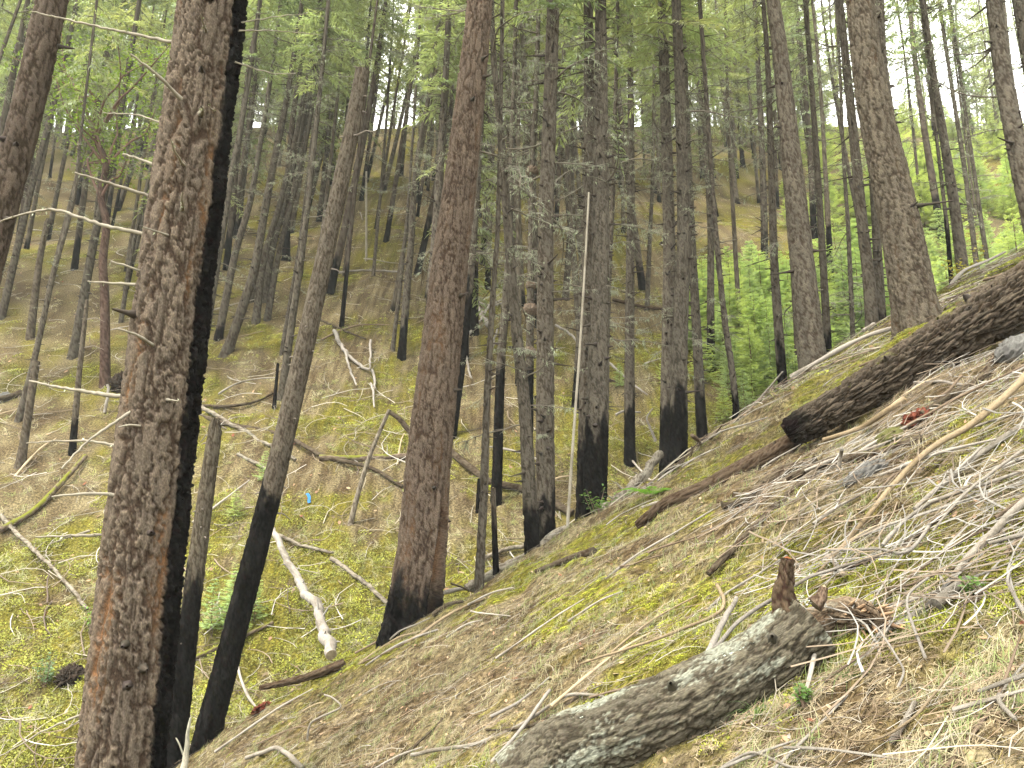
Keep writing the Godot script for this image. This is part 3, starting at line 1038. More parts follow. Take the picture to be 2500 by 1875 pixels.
func ground_cover() -> void:
	var fall := atan2(-0.155, -0.57)
	# curved twigs
	for v in 4:
		var s := Shape.new()
		var path := PackedVector3Array()
		var rad := PackedFloat32Array()
		var bow: float = [-0.3, 0.08, 0.26, -0.14][v]
		for j in 7:
			var u := j / 6.0 - 0.5
			path.push_back(Vector3(u, 0.06 * (1.0 - 4.0 * u * u) * rng.randf_range(0.3, 1.2), bow * (4.0 * u * u) + rng.randf_range(-0.02, 0.02)))
			rad.push_back(lerpf(0.013, 0.005, j / 6.0))
		tube(s, path, rad, 5, Color.WHITE, 0.25)
		if v < 3:
			for k in 2:
				var a := path[rng.randi_range(2, 5)]
				var e := Vector3(rng.randf_range(0.1, 0.3), rng.randf_range(0.0, 0.1), rng.randf_range(-0.22, 0.22))
				tube(s, PackedVector3Array([a, a + e * 0.5, a + e]), PackedFloat32Array([0.007, 0.005, 0.002]), 4, Color.WHITE, 0.25)
		var m := s.mesh()
		var places := []
		var colors := []
		for k in 4200:
			var p := near_place()
			if broad.get_noise_2d(p.x * 5.0 + 130.0, p.y * 5.0) < rng.randf_range(-0.3, 0.25) - (0.2 if p.x > 1.8 else 0.0): continue
			var long := rng.randf_range(0.05, 0.26) * (1.0 if rng.randf() < 0.9 else 2.2)
			var thick := rng.randf_range(0.25, 0.7) / sqrt(long) * 0.36
			places.push_back(lie(p.x, p.y, (PI - fall) + rng.randfn(0.0, 0.7) + (PI if rng.randf() < 0.5 else 0.0), Vector3(long, long * thick, long * (0.5 + 0.5 * thick)), rng.randf_range(0.004, 0.03)))
			var pick := rng.randf()
			var c := Color(0.205, 0.18, 0.14) if pick < 0.35 else Color(0.16, 0.115, 0.075) if pick < 0.68 else Color(0.24, 0.22, 0.19) if pick < 0.8 else Color(0.07, 0.05, 0.038)
			colors.push_back(c * rng.randf_range(0.7, 1.2))
		for k in 260:
			var d := 2.9 + 3.4 * rng.randf()
			var p := Vector2(rng.randf_range(0.9 + 0.12 * d, 0.8 * d + 0.3), -d)
			var long := rng.randf_range(0.15, 0.75)
			var thick := rng.randf_range(0.25, 0.7) / sqrt(long) * 0.36
			places.push_back(lie(p.x, p.y, (PI - fall) + rng.randfn(0.0, 0.8), Vector3(long, long * thick, long * (0.6 + 0.6 * thick)), rng.randf_range(0.01, 0.09), 0.25))
			colors.push_back((Color(0.2, 0.185, 0.16) if rng.randf() < 0.5 else Color(0.13, 0.1, 0.07)) * rng.randf_range(0.5, 1.15))
		for k in 1300:
			var p := far_place()
			var long := rng.randf_range(0.2, 1.0) * (1.0 if rng.randf() < 0.85 else 1.6)
			places.push_back(lie(p.x, p.y, rng.randf() * TAU, Vector3(long, long * 0.55, long * 0.8), rng.randf_range(0.01, 0.08)))
			var pick := rng.randf()
			var c := Color(0.23, 0.205, 0.155) if pick < 0.4 else Color(0.15, 0.115, 0.08) if pick < 0.75 else Color(0.32, 0.295, 0.255) if pick < 0.86 else Color(0.07, 0.052, 0.04)
			colors.push_back(c * rng.randf_range(0.7, 1.15))
		strewn("twig_litter", m, stick_mat, places, colors, "fallen grey and brown twigs strewn over the needle litter", "twigs")
	# dry needles and straw lying flat
	var needles := Shape.new()
	for k in 16:
		var az := rng.randf() * TAU
		blade(needles, Vector3(rng.randf_range(-0.5, 0.5), rng.randf_range(0.0, 0.12), rng.randf_range(-0.5, 0.5)), Vector3(cos(az), rng.randf_range(-0.05, 0.3), sin(az)).normalized(), rng.randf_range(0.3, 0.8), 0.035, 0.2, Color.WHITE * rng.randf_range(0.7, 1.0))
	var places := []
	var colors := []
	for k in 22000:
		var p := near_place()
		if mossy(p.x, p.y) > rng.randf_range(0.4, 0.95): continue
		var sz := rng.randf_range(0.04, 0.1)
		places.push_back(lie(p.x, p.y, rng.randf() * TAU, Vector3(sz, sz, sz), 0.004))
		colors.push_back(Color(0.26, 0.21, 0.13).lerp(Color(0.085, 0.06, 0.038), rng.randf()) * rng.randf_range(0.7, 1.25))
	strewn("needle_litter", needles.mesh(), moss_mat, places, colors, "brown fallen needles and bits lying on the slope", "litter")
	# grass, standing thin and dry or green
	var g := Shape.new()
	for k in 11:
		var az := rng.randf() * TAU
		blade(g, Vector3(rng.randf_range(-0.2, 0.2), 0, rng.randf_range(-0.2, 0.2)), Vector3(cos(az) - 0.5, rng.randf_range(0.35, 1.1), sin(az)).normalized(), rng.randf_range(0.5, 1.0), 0.022, rng.randf_range(0.3, 0.9), Color.WHITE * rng.randf_range(0.75, 1.0))
	var gm := g.mesh()
	places = []
	colors = []
	for k in 20000:
		var p := near_place()
		if broad.get_noise_2d(p.x * 6.0 + 11.0, p.y * 6.0) < -0.12: continue
		if p.x > 1.5 and rng.randf() < 0.4: continue
		var sz := rng.randf_range(0.06, 0.19)
		places.push_back(lie(p.x, p.y, rng.randf_range(-0.8, 0.8), Vector3(sz, sz * 0.8, sz)))
		colors.push_back((Color(0.33, 0.295, 0.185) if rng.randf() < 0.6 else Color(0.19, 0.23, 0.085)) * rng.randf_range(0.7, 1.2))
	for k in 26000:
		var p := far_place()
		if broad.get_noise_2d(p.x * 2.4 + 11.0, p.y * 2.4) < -0.1: continue
		var sz := rng.randf_range(0.1, 0.34)
		places.push_back(lie(p.x, p.y, rng.randf() * TAU, Vector3(sz, sz * 0.6, sz)))
		colors.push_back((Color(0.4, 0.37, 0.23) if rng.randf() < 0.55 else Color(0.25, 0.28, 0.09)) * rng.randf_range(0.7, 1.2))
	strewn("grass", gm, leaf_mat, places, colors, "thin dry and green grass growing over the slopes", "grass")
	# moss cushions
	var ms := Shape.new()
	for k in 60:
		var a := sqrt(rng.randf())
		var az := rng.randf() * TAU
		var p := Vector3(cos(az) * a, 0.32 * (1.0 - a * a), sin(az) * a)
		var d := (p * Vector3(0.5, 1.0, 0.5) + Vector3(rng.randf_range(-0.6, 0.6), 0.5, rng.randf_range(-0.6, 0.6))).normalized()
		spray(ms, p, d, tilted(), rng.randf_range(0.16, 0.34), 0.13, Color.WHITE * rng.randf_range(0.65, 1.0))
	var mmesh := ms.mesh()
	places = []
	colors = []
	var tries := 0
	while places.size() < 15000 and tries < 90000:
		tries += 1
		var p := near_place()
		if mossy(p.x, p.y) < rng.randf_range(0.45, 0.8): continue
		var sz := rng.randf_range(0.018, 0.05)
		places.push_back(lie(p.x, p.y, rng.randf() * TAU, Vector3(sz, sz * 0.8, sz), -0.004))
		colors.push_back(Color(0.3, 0.33, 0.035).lerp(Color(0.17, 0.16, 0.04), rng.randf()) * rng.randf_range(0.75, 1.2))
	var want := places.size() + 9000
	tries = 0
	while places.size() < want and tries < 80000:
		tries += 1
		var p := far_place()
		if mossy(p.x, p.y) < rng.randf_range(0.45, 0.85): continue
		var sz := rng.randf_range(0.07, 0.24)
		places.push_back(lie(p.x, p.y, rng.randf() * TAU, Vector3(sz, sz * 0.55, sz), -0.02))
		colors.push_back(Color(0.25, 0.265, 0.04).lerp(Color(0.17, 0.17, 0.05), rng.randf()) * rng.randf_range(0.75, 1.2))
	strewn("moss", mmesh, moss_mat, places, colors, "yellow-green moss cushions on the ground", "moss")
	# flakes of bark and dead leaves
	var fl := Shape.new()
	var ring := []
	for k in 7:
		var az := TAU * k / 7.0
		ring.push_back(fl.vert(Vector3(cos(az) * rng.randf_range(0.35, 0.6), rng.randf_range(0.0, 0.12), sin(az) * rng.randf_range(0.2, 0.4)), Vector3.UP, Vector2.ZERO, Color.WHITE))
	var mid := fl.vert(Vector3(0, 0.1, 0), Vector3.UP, Vector2.ZERO, Color.WHITE)
	for k in 7: fl.tri(ring[k], mid, ring[(k + 1) % 7])
	places = []
	colors = []
	for k in 5200:
		var far := rng.randf() < 0.35
		var p := far_place() if far else near_place()
		var sz := rng.randf_range(0.012, 0.045) * (3.0 if far else 1.0)
		places.push_back(lie(p.x, p.y, rng.randf() * TAU, Vector3(sz, sz, sz), 0.006, 0.6))
		var pick := rng.randf()
		colors.push_back((Color(0.22, 0.14, 0.085) if pick < 0.6 else Color(0.2, 0.15, 0.09) if pick < 0.9 else Color(0.12, 0.05, 0.03)) * rng.randf_range(0.7, 1.2))
	strewn("bark_flakes", fl.mesh(), moss_mat, places, colors, "flakes of bark and dead leaves on the ground", "litter")


func more_sticks() -> void:
	var protos := []
	var tones := ["white", "grey", "tan", "brown", "grey", "white", "brown", "grey", "brown"]
	for v in 9:
		var long := 1.0
		var bow := rng.randf_range(-0.2, 0.2)
		var pts := [Vector3(-0.5, 0, 0), Vector3(-0.2, rng.randf_range(0.0, 0.04), bow * 0.6), Vector3(0.15, rng.randf_range(0.0, 0.05), bow * 0.8), Vector3(0.5, 0.0, 0.0)]
		var tint := {"white": Color(0.25, 0.232, 0.205), "grey": Color(0.31, 0.285, 0.25), "tan": Color(0.37, 0.3, 0.2), "brown": Color(0.17, 0.13, 0.095)}[tones[v]] as Color
		var m := stem_mesh(spline(pts, 0.02), func(l: float) -> float: return lerpf(0.014, 0.007, l) * (1.0 + 0.15 * sin(l * 17.0 + v)), {"sides": 9, "amp": 0.004, "pale": true, "tint": tint, "cap": true, "flare": 0.0, "id": v * 11.0, "wood": tint})
		var proto := MeshInstance3D.new()
		proto.mesh = m
		proto.material_override = bark_mat
		protos.push_back(proto)
	var yaw0 := PI - atan2(-0.155, -0.57)
	for k in 215:
		var p: Vector2
		if k < 165:
			p = near_place()
			while p.x < 0.9 and rng.randf() < 0.6: p = near_place()
		else:
			p = far_place()
		var v := rng.randi() % 9
		var o: MeshInstance3D = protos[v].duplicate()
		o.name = numbered("stick")
		add_child(o, true)
		var far := k >= 165
		var long := rng.randf_range(0.9, 2.6) if far else rng.randf_range(0.35, 1.05)
		var thick := rng.randf_range(1.4, 3.0) if far else rng.randf_range(0.45, 1.0) * clampf(-p.y / 4.5, 0.45, 1.0)
		o.transform = lie(p.x, p.y, yaw0 + rng.randfn(0.0, 1.2 if far else 0.45), Vector3(long, thick, lerpf(thick, long, 0.5)), 0.03 if not far else 0.08, 0.08)
		var size := ("long" if long > 1.9 else "short" if long < 1.3 else "middling") if far else ("long" if long > 0.8 else "short" if long < 0.55 else "middling")
		var u := p.x / -p.y
		var where := "on the slope near the huge fallen log"
		if far: where = "on the bank past the thickest trunk" if u < -0.36 else "on the bank behind the leaning snag" if u < -0.15 else "on the bank behind the scarred fir" if u < 0.05 else "on the bank behind the tight pairs"
		elif -p.y < 3.3: where = "on the moss below the lichened trunk" if u > 0.22 else "by the lichened trunk's low end"
		elif -p.y < 5.2: where = "in the tangle above the lichened trunk" if u > 0.22 else "on bare soil beside the lichened trunk"
		elif u < 0.0: where = "on the slope below the scarred fir"
		elif u < 0.3: where = "on the slope below the rotten log"
		tag(o, "%s %s dead stick lying %s" % [size, {"white": "bleached", "grey": "grey", "tan": "tan", "brown": "brown"}[tones[v]], where], "stick", "scattered dead sticks")
	for proto in protos: proto.free()


func seedlings() -> void:
	var meshes := [seedling_mesh(Color(0.27, 0.36, 0.18)), seedling_mesh(Color(0.3, 0.37, 0.18)), seedling_mesh(Color(0.24, 0.33, 0.18)), seedling_mesh(Color(0.255, 0.33, 0.22))]
	var spots := []
	for k in 120:      # the thicket in the trough
		var d := 19.5 + 9.0 * rng.randf()
		spots.push_back([d * rng.randf_range(0.235, 0.42), d, rng.randf_range(0.8, 2.3), 0])
	for k in 110:     # over the green hillside
		var d := 21.0 + 24.0 * rng.randf()
		spots.push_back([d * rng.randf_range(0.42, 0.72), d, rng.randf_range(1.2, 3.2), 1])
	for e in [[-4.6, 13.6, 1.0], [-4.3, 13.8, 0.8], [-4.9, 13.5, 0.9], [-4.75, 14.0, 0.7], [-4.45, 13.4, 0.6], [-2.2, 12.9, 0.5], [-5.6, 16.3, 0.6], [-5.4, 17.4, 0.7], [4.2, 21.2, 1.0], [2.9, 21.0, 0.7]]:
		spots.push_back([e[0], e[1], e[2], 2])
	var brush := []
	var tints := []
	for k in 120:
		var d := 34.0 + 46.0 * rng.randf()
		var x := d * rng.randf_range(0.36, 0.8)
		var tall := rng.randf_range(1.2, 3.4)
		brush.push_back(Transform3D(Basis(Vector3.UP, rng.randf() * TAU) * Basis.from_scale(Vector3(tall * 1.15, tall, tall * 1.15)), on_ground(x, -d)))
		tints.push_back(Color.WHITE * rng.randf_range(0.75, 1.1))
	strewn("sapling_cover", meshes[1], seedling_mat, brush, tints, "young firs covering the green hillside as one mass up to its top", "saplings")
	for e in spots:
		var o := MeshInstance3D.new()
		o.mesh = meshes[rng.randi() % 4]
		o.material_override = seedling_mat
		o.name = numbered("fir_sapling")
		add_child(o, true)
		var tall: float = e[2]
		o.position = on_ground(e[0], -e[1])
		var wide := tall * rng.randf_range(0.85, 1.25)
		o.basis = Basis(Vector3.UP, rng.randf() * TAU) * Basis.from_scale(Vector3(wide, tall, wide))
		var where: String = ["in the green thicket past the bow-kneed fir", "among the saplings over the green hillside", "among the few on the mossy gully floor"][e[3]]
		var size := "knee-high" if tall < 0.8 else "waist-high" if tall < 1.3 else "head-high" if tall < 2.0 else "tall"
		var v: float = e[0] / (e[1] * 0.978 + o.position.y * 0.208)
		if e[3] == 0: where = "in the thicket " + ("by the slim charred-foot fir" if v < 0.22 else "behind the chest-high charred fir" if v < 0.29 else "behind the plated leaning fir" if v < 0.36 else "behind the tall slim fir")
		elif e[3] == 1: where = "on the green hillside " + ("low down" if e[1] < 27.0 else "halfway up" if e[1] < 36.0 else "high up") + (" behind the thick leaning fir" if v < 0.5 else " past the thick leaning fir" if v < 0.58 else " by the picture's edge")
		tag(o, size + " bright green young fir " + where, "sapling", "fir saplings")


func far_forest() -> void:
	var count := 0
	var tries := 0
	var far_trunk_at := []
	var far_crown_at := []
	while far_trunk_at.size() < 270 and tries < 9000:
		tries += 1
		var d := 17.0 + 66.0 * pow(rng.randf(), 0.8)
		var x := rng.randf_range(-0.8 * d - 3.0, 0.8 * d + 3.0)
		if count < 60:                                     # the dense rank of leaning stems first
			d = rng.randf_range(24.0, 42.0)
			x = d * rng.randf_range(-0.42, 0.12)
		var a := x / d
		if a > 0.42 and rng.randf() < 0.8: continue
		if a > 0.17 and a < 0.36 and d < 37.0 and rng.randf() < 0.75: continue
		if d < 23.0 and rng.randf() < 0.75: continue
		if a > -0.2 and a < -0.13 and d > 34.0 and rng.randf() < 0.8: continue
		var here := Vector2(x, -d)
		var close := false
		for q in stems:
			if q.distance_squared_to(here) < (2.6 if d < 40.0 else 1.7): close = true; break
		if close: continue
		stems.push_back(here)
		if count >= 238 or d > 58.0:
			var h2 := rng.randf_range(15.0, 24.0)
			var r2 := rng.randf_range(0.08, 0.17)
			var lean2 := Basis(Vector3.FORWARD, rng.randfn(0.02, 0.03))
			var f2 := h2 * rng.randf_range(0.04, 0.3)
			far_trunk_at.push_back(Transform3D(lean2 * Basis(Vector3.UP, rng.randf() * TAU) * Basis.from_scale(Vector3(r2, h2, r2)), on_ground(x, -d, -0.1)))
			far_crown_at.push_back(Transform3D(lean2 * Basis(Vector3.UP, rng.randf() * TAU) * Basis.from_scale(Vector3(0.95, (h2 - f2) / 12.0, 0.95)), on_ground(x, -d) + lean2 * Vector3(0, f2, 0)))
			continue
		count += 1
		var tall := rng.randf_range(15.0, 24.0)
		var r := rng.randf_range(0.07, 0.17)
		var slant := rng.randfn(0.085 if a < -0.12 else 0.03 if x < 0.0 else -0.02, 0.035)
		var lean := Basis(Vector3.FORWARD, slant) * Basis(Vector3.RIGHT, rng.randfn(0.0, 0.025))
		var k := rng.randi() % far_trunks.size()
		var foot := ["charred", "sooty", "blackened", "scorched", "pale", "burnt"][k] as String
		var look := ("thin" if r < 0.1 else "stout" if r > 0.14 else "slim") + " " + foot + (" leaning" if absf(slant) > 0.07 else " upright")
		var height := "low on" if d < 26.0 else "halfway up" if d < 40.0 else "high on"
		var v := x / (d * 0.978 + ground(x, -d) * 0.208)
		var where := "past the thickest trunk"
		if v > 0.42: where = "beyond the thick fir above the log"
		elif v > 0.27: where = "behind the plated leaning fir"
		elif v > 0.19: where = "above the green thicket"
		elif v > 0.11: where = "between the two tight pairs"
		elif v > -0.04: where = "behind the curved grey fir"
		elif v > -0.2: where = "between leaning snag and scarred fir"
		elif v > -0.36: where = "between thickest trunk and leaning snag"
		var t := thing("fir_tree", "%s fir %s the bank, %s" % [look, height, where], "tree", on_ground(x, -d, -0.1), "background firs of the far bank")
		var tr := part("trunk", far_trunks[k], bark_mat, t)
		tr.basis = lean * Basis(Vector3.UP, rng.randf() * TAU) * Basis.from_scale(Vector3(r, tall, r))
		var from := tall * (rng.randf_range(0.44, 0.62) if d < 34.0 else rng.randf_range(0.16, 0.38))
		var c := part("crown", crowns[rng.randi() % crowns.size()], leaf_mat, t)
		var wide := clampf(r / 0.14, 0.5, 1.0)
		c.position = lean * Vector3(0, from, 0)
		c.basis = lean * Basis(Vector3.UP, rng.randf() * TAU) * Basis.from_scale(Vector3(wide, (tall - from) / 12.0, wide))
		for j in 12:
			var b := part("branch", dead_branches[rng.randi() % dead_branches.size()], stick_mat, t)
			var h := lerpf(2.5, from + 3.0, pow(rng.randf(), 0.7))
			var long := rng.randf_range(0.6, 1.7)
			b.position = lean * Vector3(0, h, 0)
			b.basis = Basis(Vector3.UP, rng.randf() * TAU) * Basis(Vector3.FORWARD, rng.randf_range(-0.2, 0.4)) * Basis.from_scale(Vector3(long, long, long))
	var mass := Node3D.new()
	mass.name = "distant_firs"
	add_child(mass)
	tag(mass, "far-off firs standing as one mass up to the top of the bank", "trees", "", "stuff")
	for e in [["trunks", far_trunks[1], bark_mat, far_trunk_at], ["crowns", crowns[1], leaf_mat, far_crown_at]]:
		var at: Array = e[3]
		var mm := MultiMesh.new()
		mm.transform_format = MultiMesh.TRANSFORM_3D
		mm.mesh = e[1]
		mm.instance_count = at.size()
		for i in at.size(): mm.set_instance_transform(i, at[i])
		var o := MultiMeshInstance3D.new()
		o.name = e[0]
		o.multimesh = mm
		o.material_override = e[2]
		mass.add_child(o)
		o.set_meta("kind", "stuff")
	print("far trees ", count, " ", far_trunk_at.size())


func prototypes() -> void:
	for k in 8: dead_branches.push_back(dead_branch_mesh(0.35 + 0.09 * k))
	var greens := [Color(0.2, 0.255, 0.155), Color(0.22, 0.265, 0.155), Color(0.185, 0.245, 0.165), Color(0.23, 0.265, 0.155)]
	for k in 6: crowns.push_back(crown_mesh(12.0, rng.randf_range(1.7, 2.4), 1.0, greens[k % 4], 0.28 + 0.1 * k))
	for k in 6:
		var pts := []
		var bow := rng.randf_range(-0.6, 0.6)
		for j in 7: pts.push_back(Vector3(bow * sin(j / 6.0 * PI) * 0.9, j / 6.0 * 20.0, bow * 0.5 * sin(j / 6.0 * PI)))
		var line := spline(pts, 0.12)
		var tint := [Color(0.086, 0.075, 0.059), Color(0.098, 0.085, 0.066), Color(0.077, 0.065, 0.051)][k % 3] as Color
		var m := stem_mesh(line, func(l: float) -> float: return lerpf(0.14, 0.02, pow(l / 20.0, 1.15)), {"sides": 12, "amp": 0.008, "cell": 0.035, "tint": tint, "char": [1.2, 0.5, 2.0, 0.9, 0.3, 1.5][k], "id": k * 13.0, "flare": 0.25})
		var a := m.surface_get_arrays(0)                    # to unit radius and height
		var v: PackedVector3Array = a[Mesh.ARRAY_VERTEX]
		var n: PackedVector3Array = a[Mesh.ARRAY_NORMAL]
		for i in v.size():
			v[i] = Vector3(v[i].x / 0.14, v[i].y / 20.0, v[i].z / 0.14)
			n[i] = Vector3(n[i].x * 0.14, n[i].y * 20.0, n[i].z * 0.14).normalized()
		a[Mesh.ARRAY_VERTEX] = v
		a[Mesh.ARRAY_NORMAL] = n
		var m2 := ArrayMesh.new()
		m2.add_surface_from_arrays(Mesh.PRIMITIVE_TRIANGLES, a)
		far_trunks.push_back(m2)


func noises() -> void:
	bark_cells.seed = 11
	bark_cells.noise_type = FastNoiseLite.TYPE_CELLULAR
	bark_cells.frequency = 0.62
	bark_cells.cellular_return_type = FastNoiseLite.RETURN_DISTANCE2_SUB
	bark_cells.cellular_jitter = 0.95
	bark_cells.fractal_type = FastNoiseLite.FRACTAL_NONE
	bark_tone = bark_cells.duplicate()
	bark_tone.cellular_return_type = FastNoiseLite.RETURN_CELL_VALUE
	fine.seed = 5
	fine.frequency = 1.0
	fine.fractal_octaves = 3
	fine.noise_type = FastNoiseLite.TYPE_SIMPLEX_SMOOTH
	broad.seed = 8
	broad.frequency = 0.22
	broad.fractal_octaves = 3
	lumps.seed = 3
	lumps.frequency = 0.55
	lumps.fractal_octaves = 2


func _ready() -> void:
	rng.seed = 20240
	var camera := Camera3D.new()
	camera.name = "camera"
	add_child(camera)
	camera.fov = 51.5
	camera.rotation_degrees = Vector3(12.0, 0, 0)
	camera.near = 0.05
	camera.far = 400.0
	camera.current = true
	var env := Environment.new()
	env.background_mode = Environment.BG_SKY
	var sky := Sky.new()
	var pm := ProceduralSkyMaterial.new()
	pm.sky_top_color = Color(0.96, 0.965, 0.96)
	pm.sky_horizon_color = Color(0.97, 0.97, 0.96)
	pm.sky_curve = 0.3
	pm.ground_bottom_color = Color(0.3, 0.28, 0.22)
	pm.ground_horizon_color = Color(0.6, 0.6, 0.58)
	pm.sky_energy_multiplier = 1.0
	pm.sun_angle_max = 1.0
	sky.sky_material = pm
	env.sky = sky
	env.tonemap_mode = Environment.TONE_MAPPER_LINEAR
	env.tonemap_exposure = 8.3
	env.sdfgi_enabled = true
	env.ssao_enabled = true
	env.ssil_enabled = true
	env.fog_enabled = true
	env.fog_light_color = Color(0.96, 0.97, 0.93)
	env.fog_density = 0.0006
	var we := WorldEnvironment.new()
	we.name = "world_environment"
	we.environment = env
	add_child(we)
	var sun := DirectionalLight3D.new()
	sun.name = "sun"
	sun.light_energy = 0.42
	sun.light_angular_distance = 11.0
	sun.light_color = Color(1.0, 0.97, 0.92)
	sun.shadow_enabled = true
	sun.rotation_degrees = Vector3(-66, -55, 0)
	add_child(sun)
	noises()
	materials()
	build_ground()
	prototypes()
	fir_tree("thickest fir with plated brown bark, burnt black down one side, nearest to the camera", Vector2(-2.38, -5.2), [Vector3(0.01, 0.88, 0), Vector3(0.05, 3.25, 0), Vector3(0.16, 6.18, 0)], 0.25, 0.233, {"tint": Color(0.086, 0.070, 0.054), "cell": 0.065, "amp": 0.024, "orange": 1.0, "strip": 1.0, "bare": true, "crown": 13.0})
	limb_on([Vector3(-2.43, 3.66, -5.2), Vector3(-3.05, 3.86, -5.3), Vector3(-3.66, 4.04, -5.35)], 0.012)
	limb_on([Vector3(-2.27, 3.05, -5), Vector3(-2.37, 3.13, -4.8), Vector3(-2.5, 3.2, -4.65)], 0.014)
	limb_on([Vector3(-2.46, 3, -5.2), Vector3(-2.74, 3.14, -5.3), Vector3(-3.06, 3.22, -5.4)], 0.007)
	limb_on([Vector3(-2.49, 2.68, -5.2), Vector3(-2.66, 2.76, -5.25), Vector3(-2.82, 2.83, -5.3)], 0.013)
	limb_on([Vector3(-2.47, 2.43, -5.2), Vector3(-2.74, 2.49, -5.1), Vector3(-2.98, 2.53, -5)], 0.013)
	limb_on([Vector3(-2.51, 2.16, -5.2), Vector3(-2.86, 2.24, -5.2), Vector3(-3.3, 2.4, -5.3), Vector3(-3.71, 2.35, -5.4)], 0.013)
	limb_on([Vector3(-2.29, 2.07, -4.98), Vector3(-2.32, 2.05, -4.85), Vector3(-2.37, 2.05, -4.8)], 0.008)
	limb_on([Vector3(-2.42, 1.83, -5.1), Vector3(-2.52, 1.85, -5), Vector3(-2.64, 1.88, -4.95)], 0.011)
	limb_on([Vector3(-2.56, 1.8, -5.2), Vector3(-2.78, 1.83, -5.25), Vector3(-2.97, 1.86, -5.3)], 0.011)
	limb_on([Vector3(-2.31, 1.31, -5), Vector3(-2.34, 1.33, -4.8), Vector3(-2.42, 1.35, -4.7)], 0.012)
	limb_on([Vector3(-2.58, 1.02, -5.2), Vector3(-2.94, 1.08, -5.3), Vector3(-3.35, 1.17, -5.4)], 0.014)
	limb_on([Vector3(-2.42, 0.89, -5), Vector3(-2.48, 0.74, -4.8), Vector3(-2.55, 0.62, -4.7), Vector3(-2.6, 0.48, -4.6)], 0.01)
	limb_on([Vector3(-2.6, 0.69, -5.2), Vector3(-2.88, 0.74, -5.3), Vector3(-3.28, 0.73, -5.35)], 0.009)
	limb_on([Vector3(-2.41, 0.35, -5.05), Vector3(-2.59, 0.36, -4.95), Vector3(-2.81, 0.34, -4.9)], 0.012)
	limb_on([Vector3(-2.55, 0.11, -5.2), Vector3(-2.73, 0.11, -5.1), Vector3(-3, 0.1, -5.1)], 0.01)
	limb_on([Vector3(-2.75, 0.12, -5.15), Vector3(-2.81, 0.09, -5.1), Vector3(-2.9, 0.05, -5.08)], 0.006)
	limb_on([Vector3(-2.15, 3.59, -4.95), Vector3(-2.09, 3.51, -4.75), Vector3(-2.08, 3.53, -4.7)], 0.01)
	limb_on([Vector3(-2.12, 2.94, -4.93), Vector3(-2.05, 2.88, -4.78), Vector3(-2.03, 2.86, -4.72)], 0.014)
	limb_on([Vector3(-2.22, 2.57, -4.95), Vector3(-2.19, 2.55, -4.75), Vector3(-2.18, 2.59, -4.65)], 0.009)
	limb_on([Vector3(-2.19, 2.25, -4.93), Vector3(-2.14, 2.24, -4.8), Vector3(-2.12, 2.27, -4.75)], 0.011)
	limb_on([Vector3(-2.34, 0.79, -5), Vector3(-2.37, 0.78, -4.9), Vector3(-2.42, 0.76, -4.85)], 0.009)
	limb_on([Vector3(-2.17, 0.95, -4.95), Vector3(-2.11, 0.93, -4.87), Vector3(-2.06, 0.92, -4.84)], 0.007)
	limb_on([Vector3(-2.07, 3, -5), Vector3(-2.05, 2.96, -4.9), Vector3(-2.05, 2.97, -4.87)], 0.006)
	limb_on([Vector3(-2.55, -0.93, -5.2), Vector3(-2.58, -0.97, -5.1), Vector3(-2.65, -1.03, -5.05)], 0.007)
	limb_on([Vector3(-2.7, -0.99, -5.3), Vector3(-2.93, -1.09, -5.3), Vector3(-3.17, -1.23, -5.3)], 0.007)
	limb_on([Vector3(-1.98, 3.84, -5.2), Vector3(-1.77, 3.96, -5.3), Vector3(-1.59, 4.06, -5.4)], 0.005)
	limb_on([Vector3(-1.97, 3.49, -5.2), Vector3(-1.77, 3.48, -5.3), Vector3(-1.63, 3.55, -5.4)], 0.005)
	limb_on([Vector3(-1.97, 3.77, -5.2), Vector3(-1.79, 3.91, -5.4), Vector3(-1.5, 3.95, -5.5)], 0.005)
	fir_tree("leaning dark fir at the picture's edge, beside the thickest trunk's long dead branches", Vector2(-5.47, -6.8), [Vector3(0.83, 7.22, 0), Vector3(0.91, 7.93, 0), Vector3(0.99, 8.93, 0)], 0.137, 0.131, {"cell": 0.05, "amp": 0.018, "bare": true, "crown": 12.0, "tint": Color(0.072, 0.058, 0.046)})
	fir_tree("stout brown fir with a fire scar and blackened flared foot on the slope's edge", Vector2(-1.17, -9.6), [Vector3(0.12, 1.09, 0), Vector3(0.16, 1.91, 0), Vector3(0.4, 4.64, 0), Vector3(0.52, 5.8, 0), Vector3(0.63, 7.01, 0), Vector3(0.73, 8.28, 0)], 0.3, 0.165, {"char": 0.66, "tint": Color(0.082, 0.064, 0.049), "cell": 0.05, "amp": 0.02, "orange": 0.45, "scar": true, "bare": true, "crown": 12.5, "flare": 0.2})
	fir_tree("thick grey-brown fir leaning above the long fallen log", Vector2(5.1, -9.6), [Vector3(-0.05, 0.64, 0), Vector3(-0.11, 1.49, 0), Vector3(-0.21, 2.43, 0), Vector3(-0.3, 3.41, 0), Vector3(-0.32, 4.68, 0)], 0.272, 0.172, {"cell": 0.045, "amp": 0.02, "orange": 0.15, "strip": 0.45, "crown": 11.0, "bare": true, "tint": Color(0.082, 0.071, 0.054)})
	fir_tree("dark trunk close behind the thick fir above the fallen log, only its top showing", Vector2(6.13, -11.5), [Vector3(-0.06, 1.01, 0), Vector3(-0.15, 2.39, 0), Vector3(-0.21, 4.1, 0), Vector3(-0.14, 5.37, 0)], 0.132, 0.122, {"cell": 0.05, "amp": 0.014, "crown": 11.0})
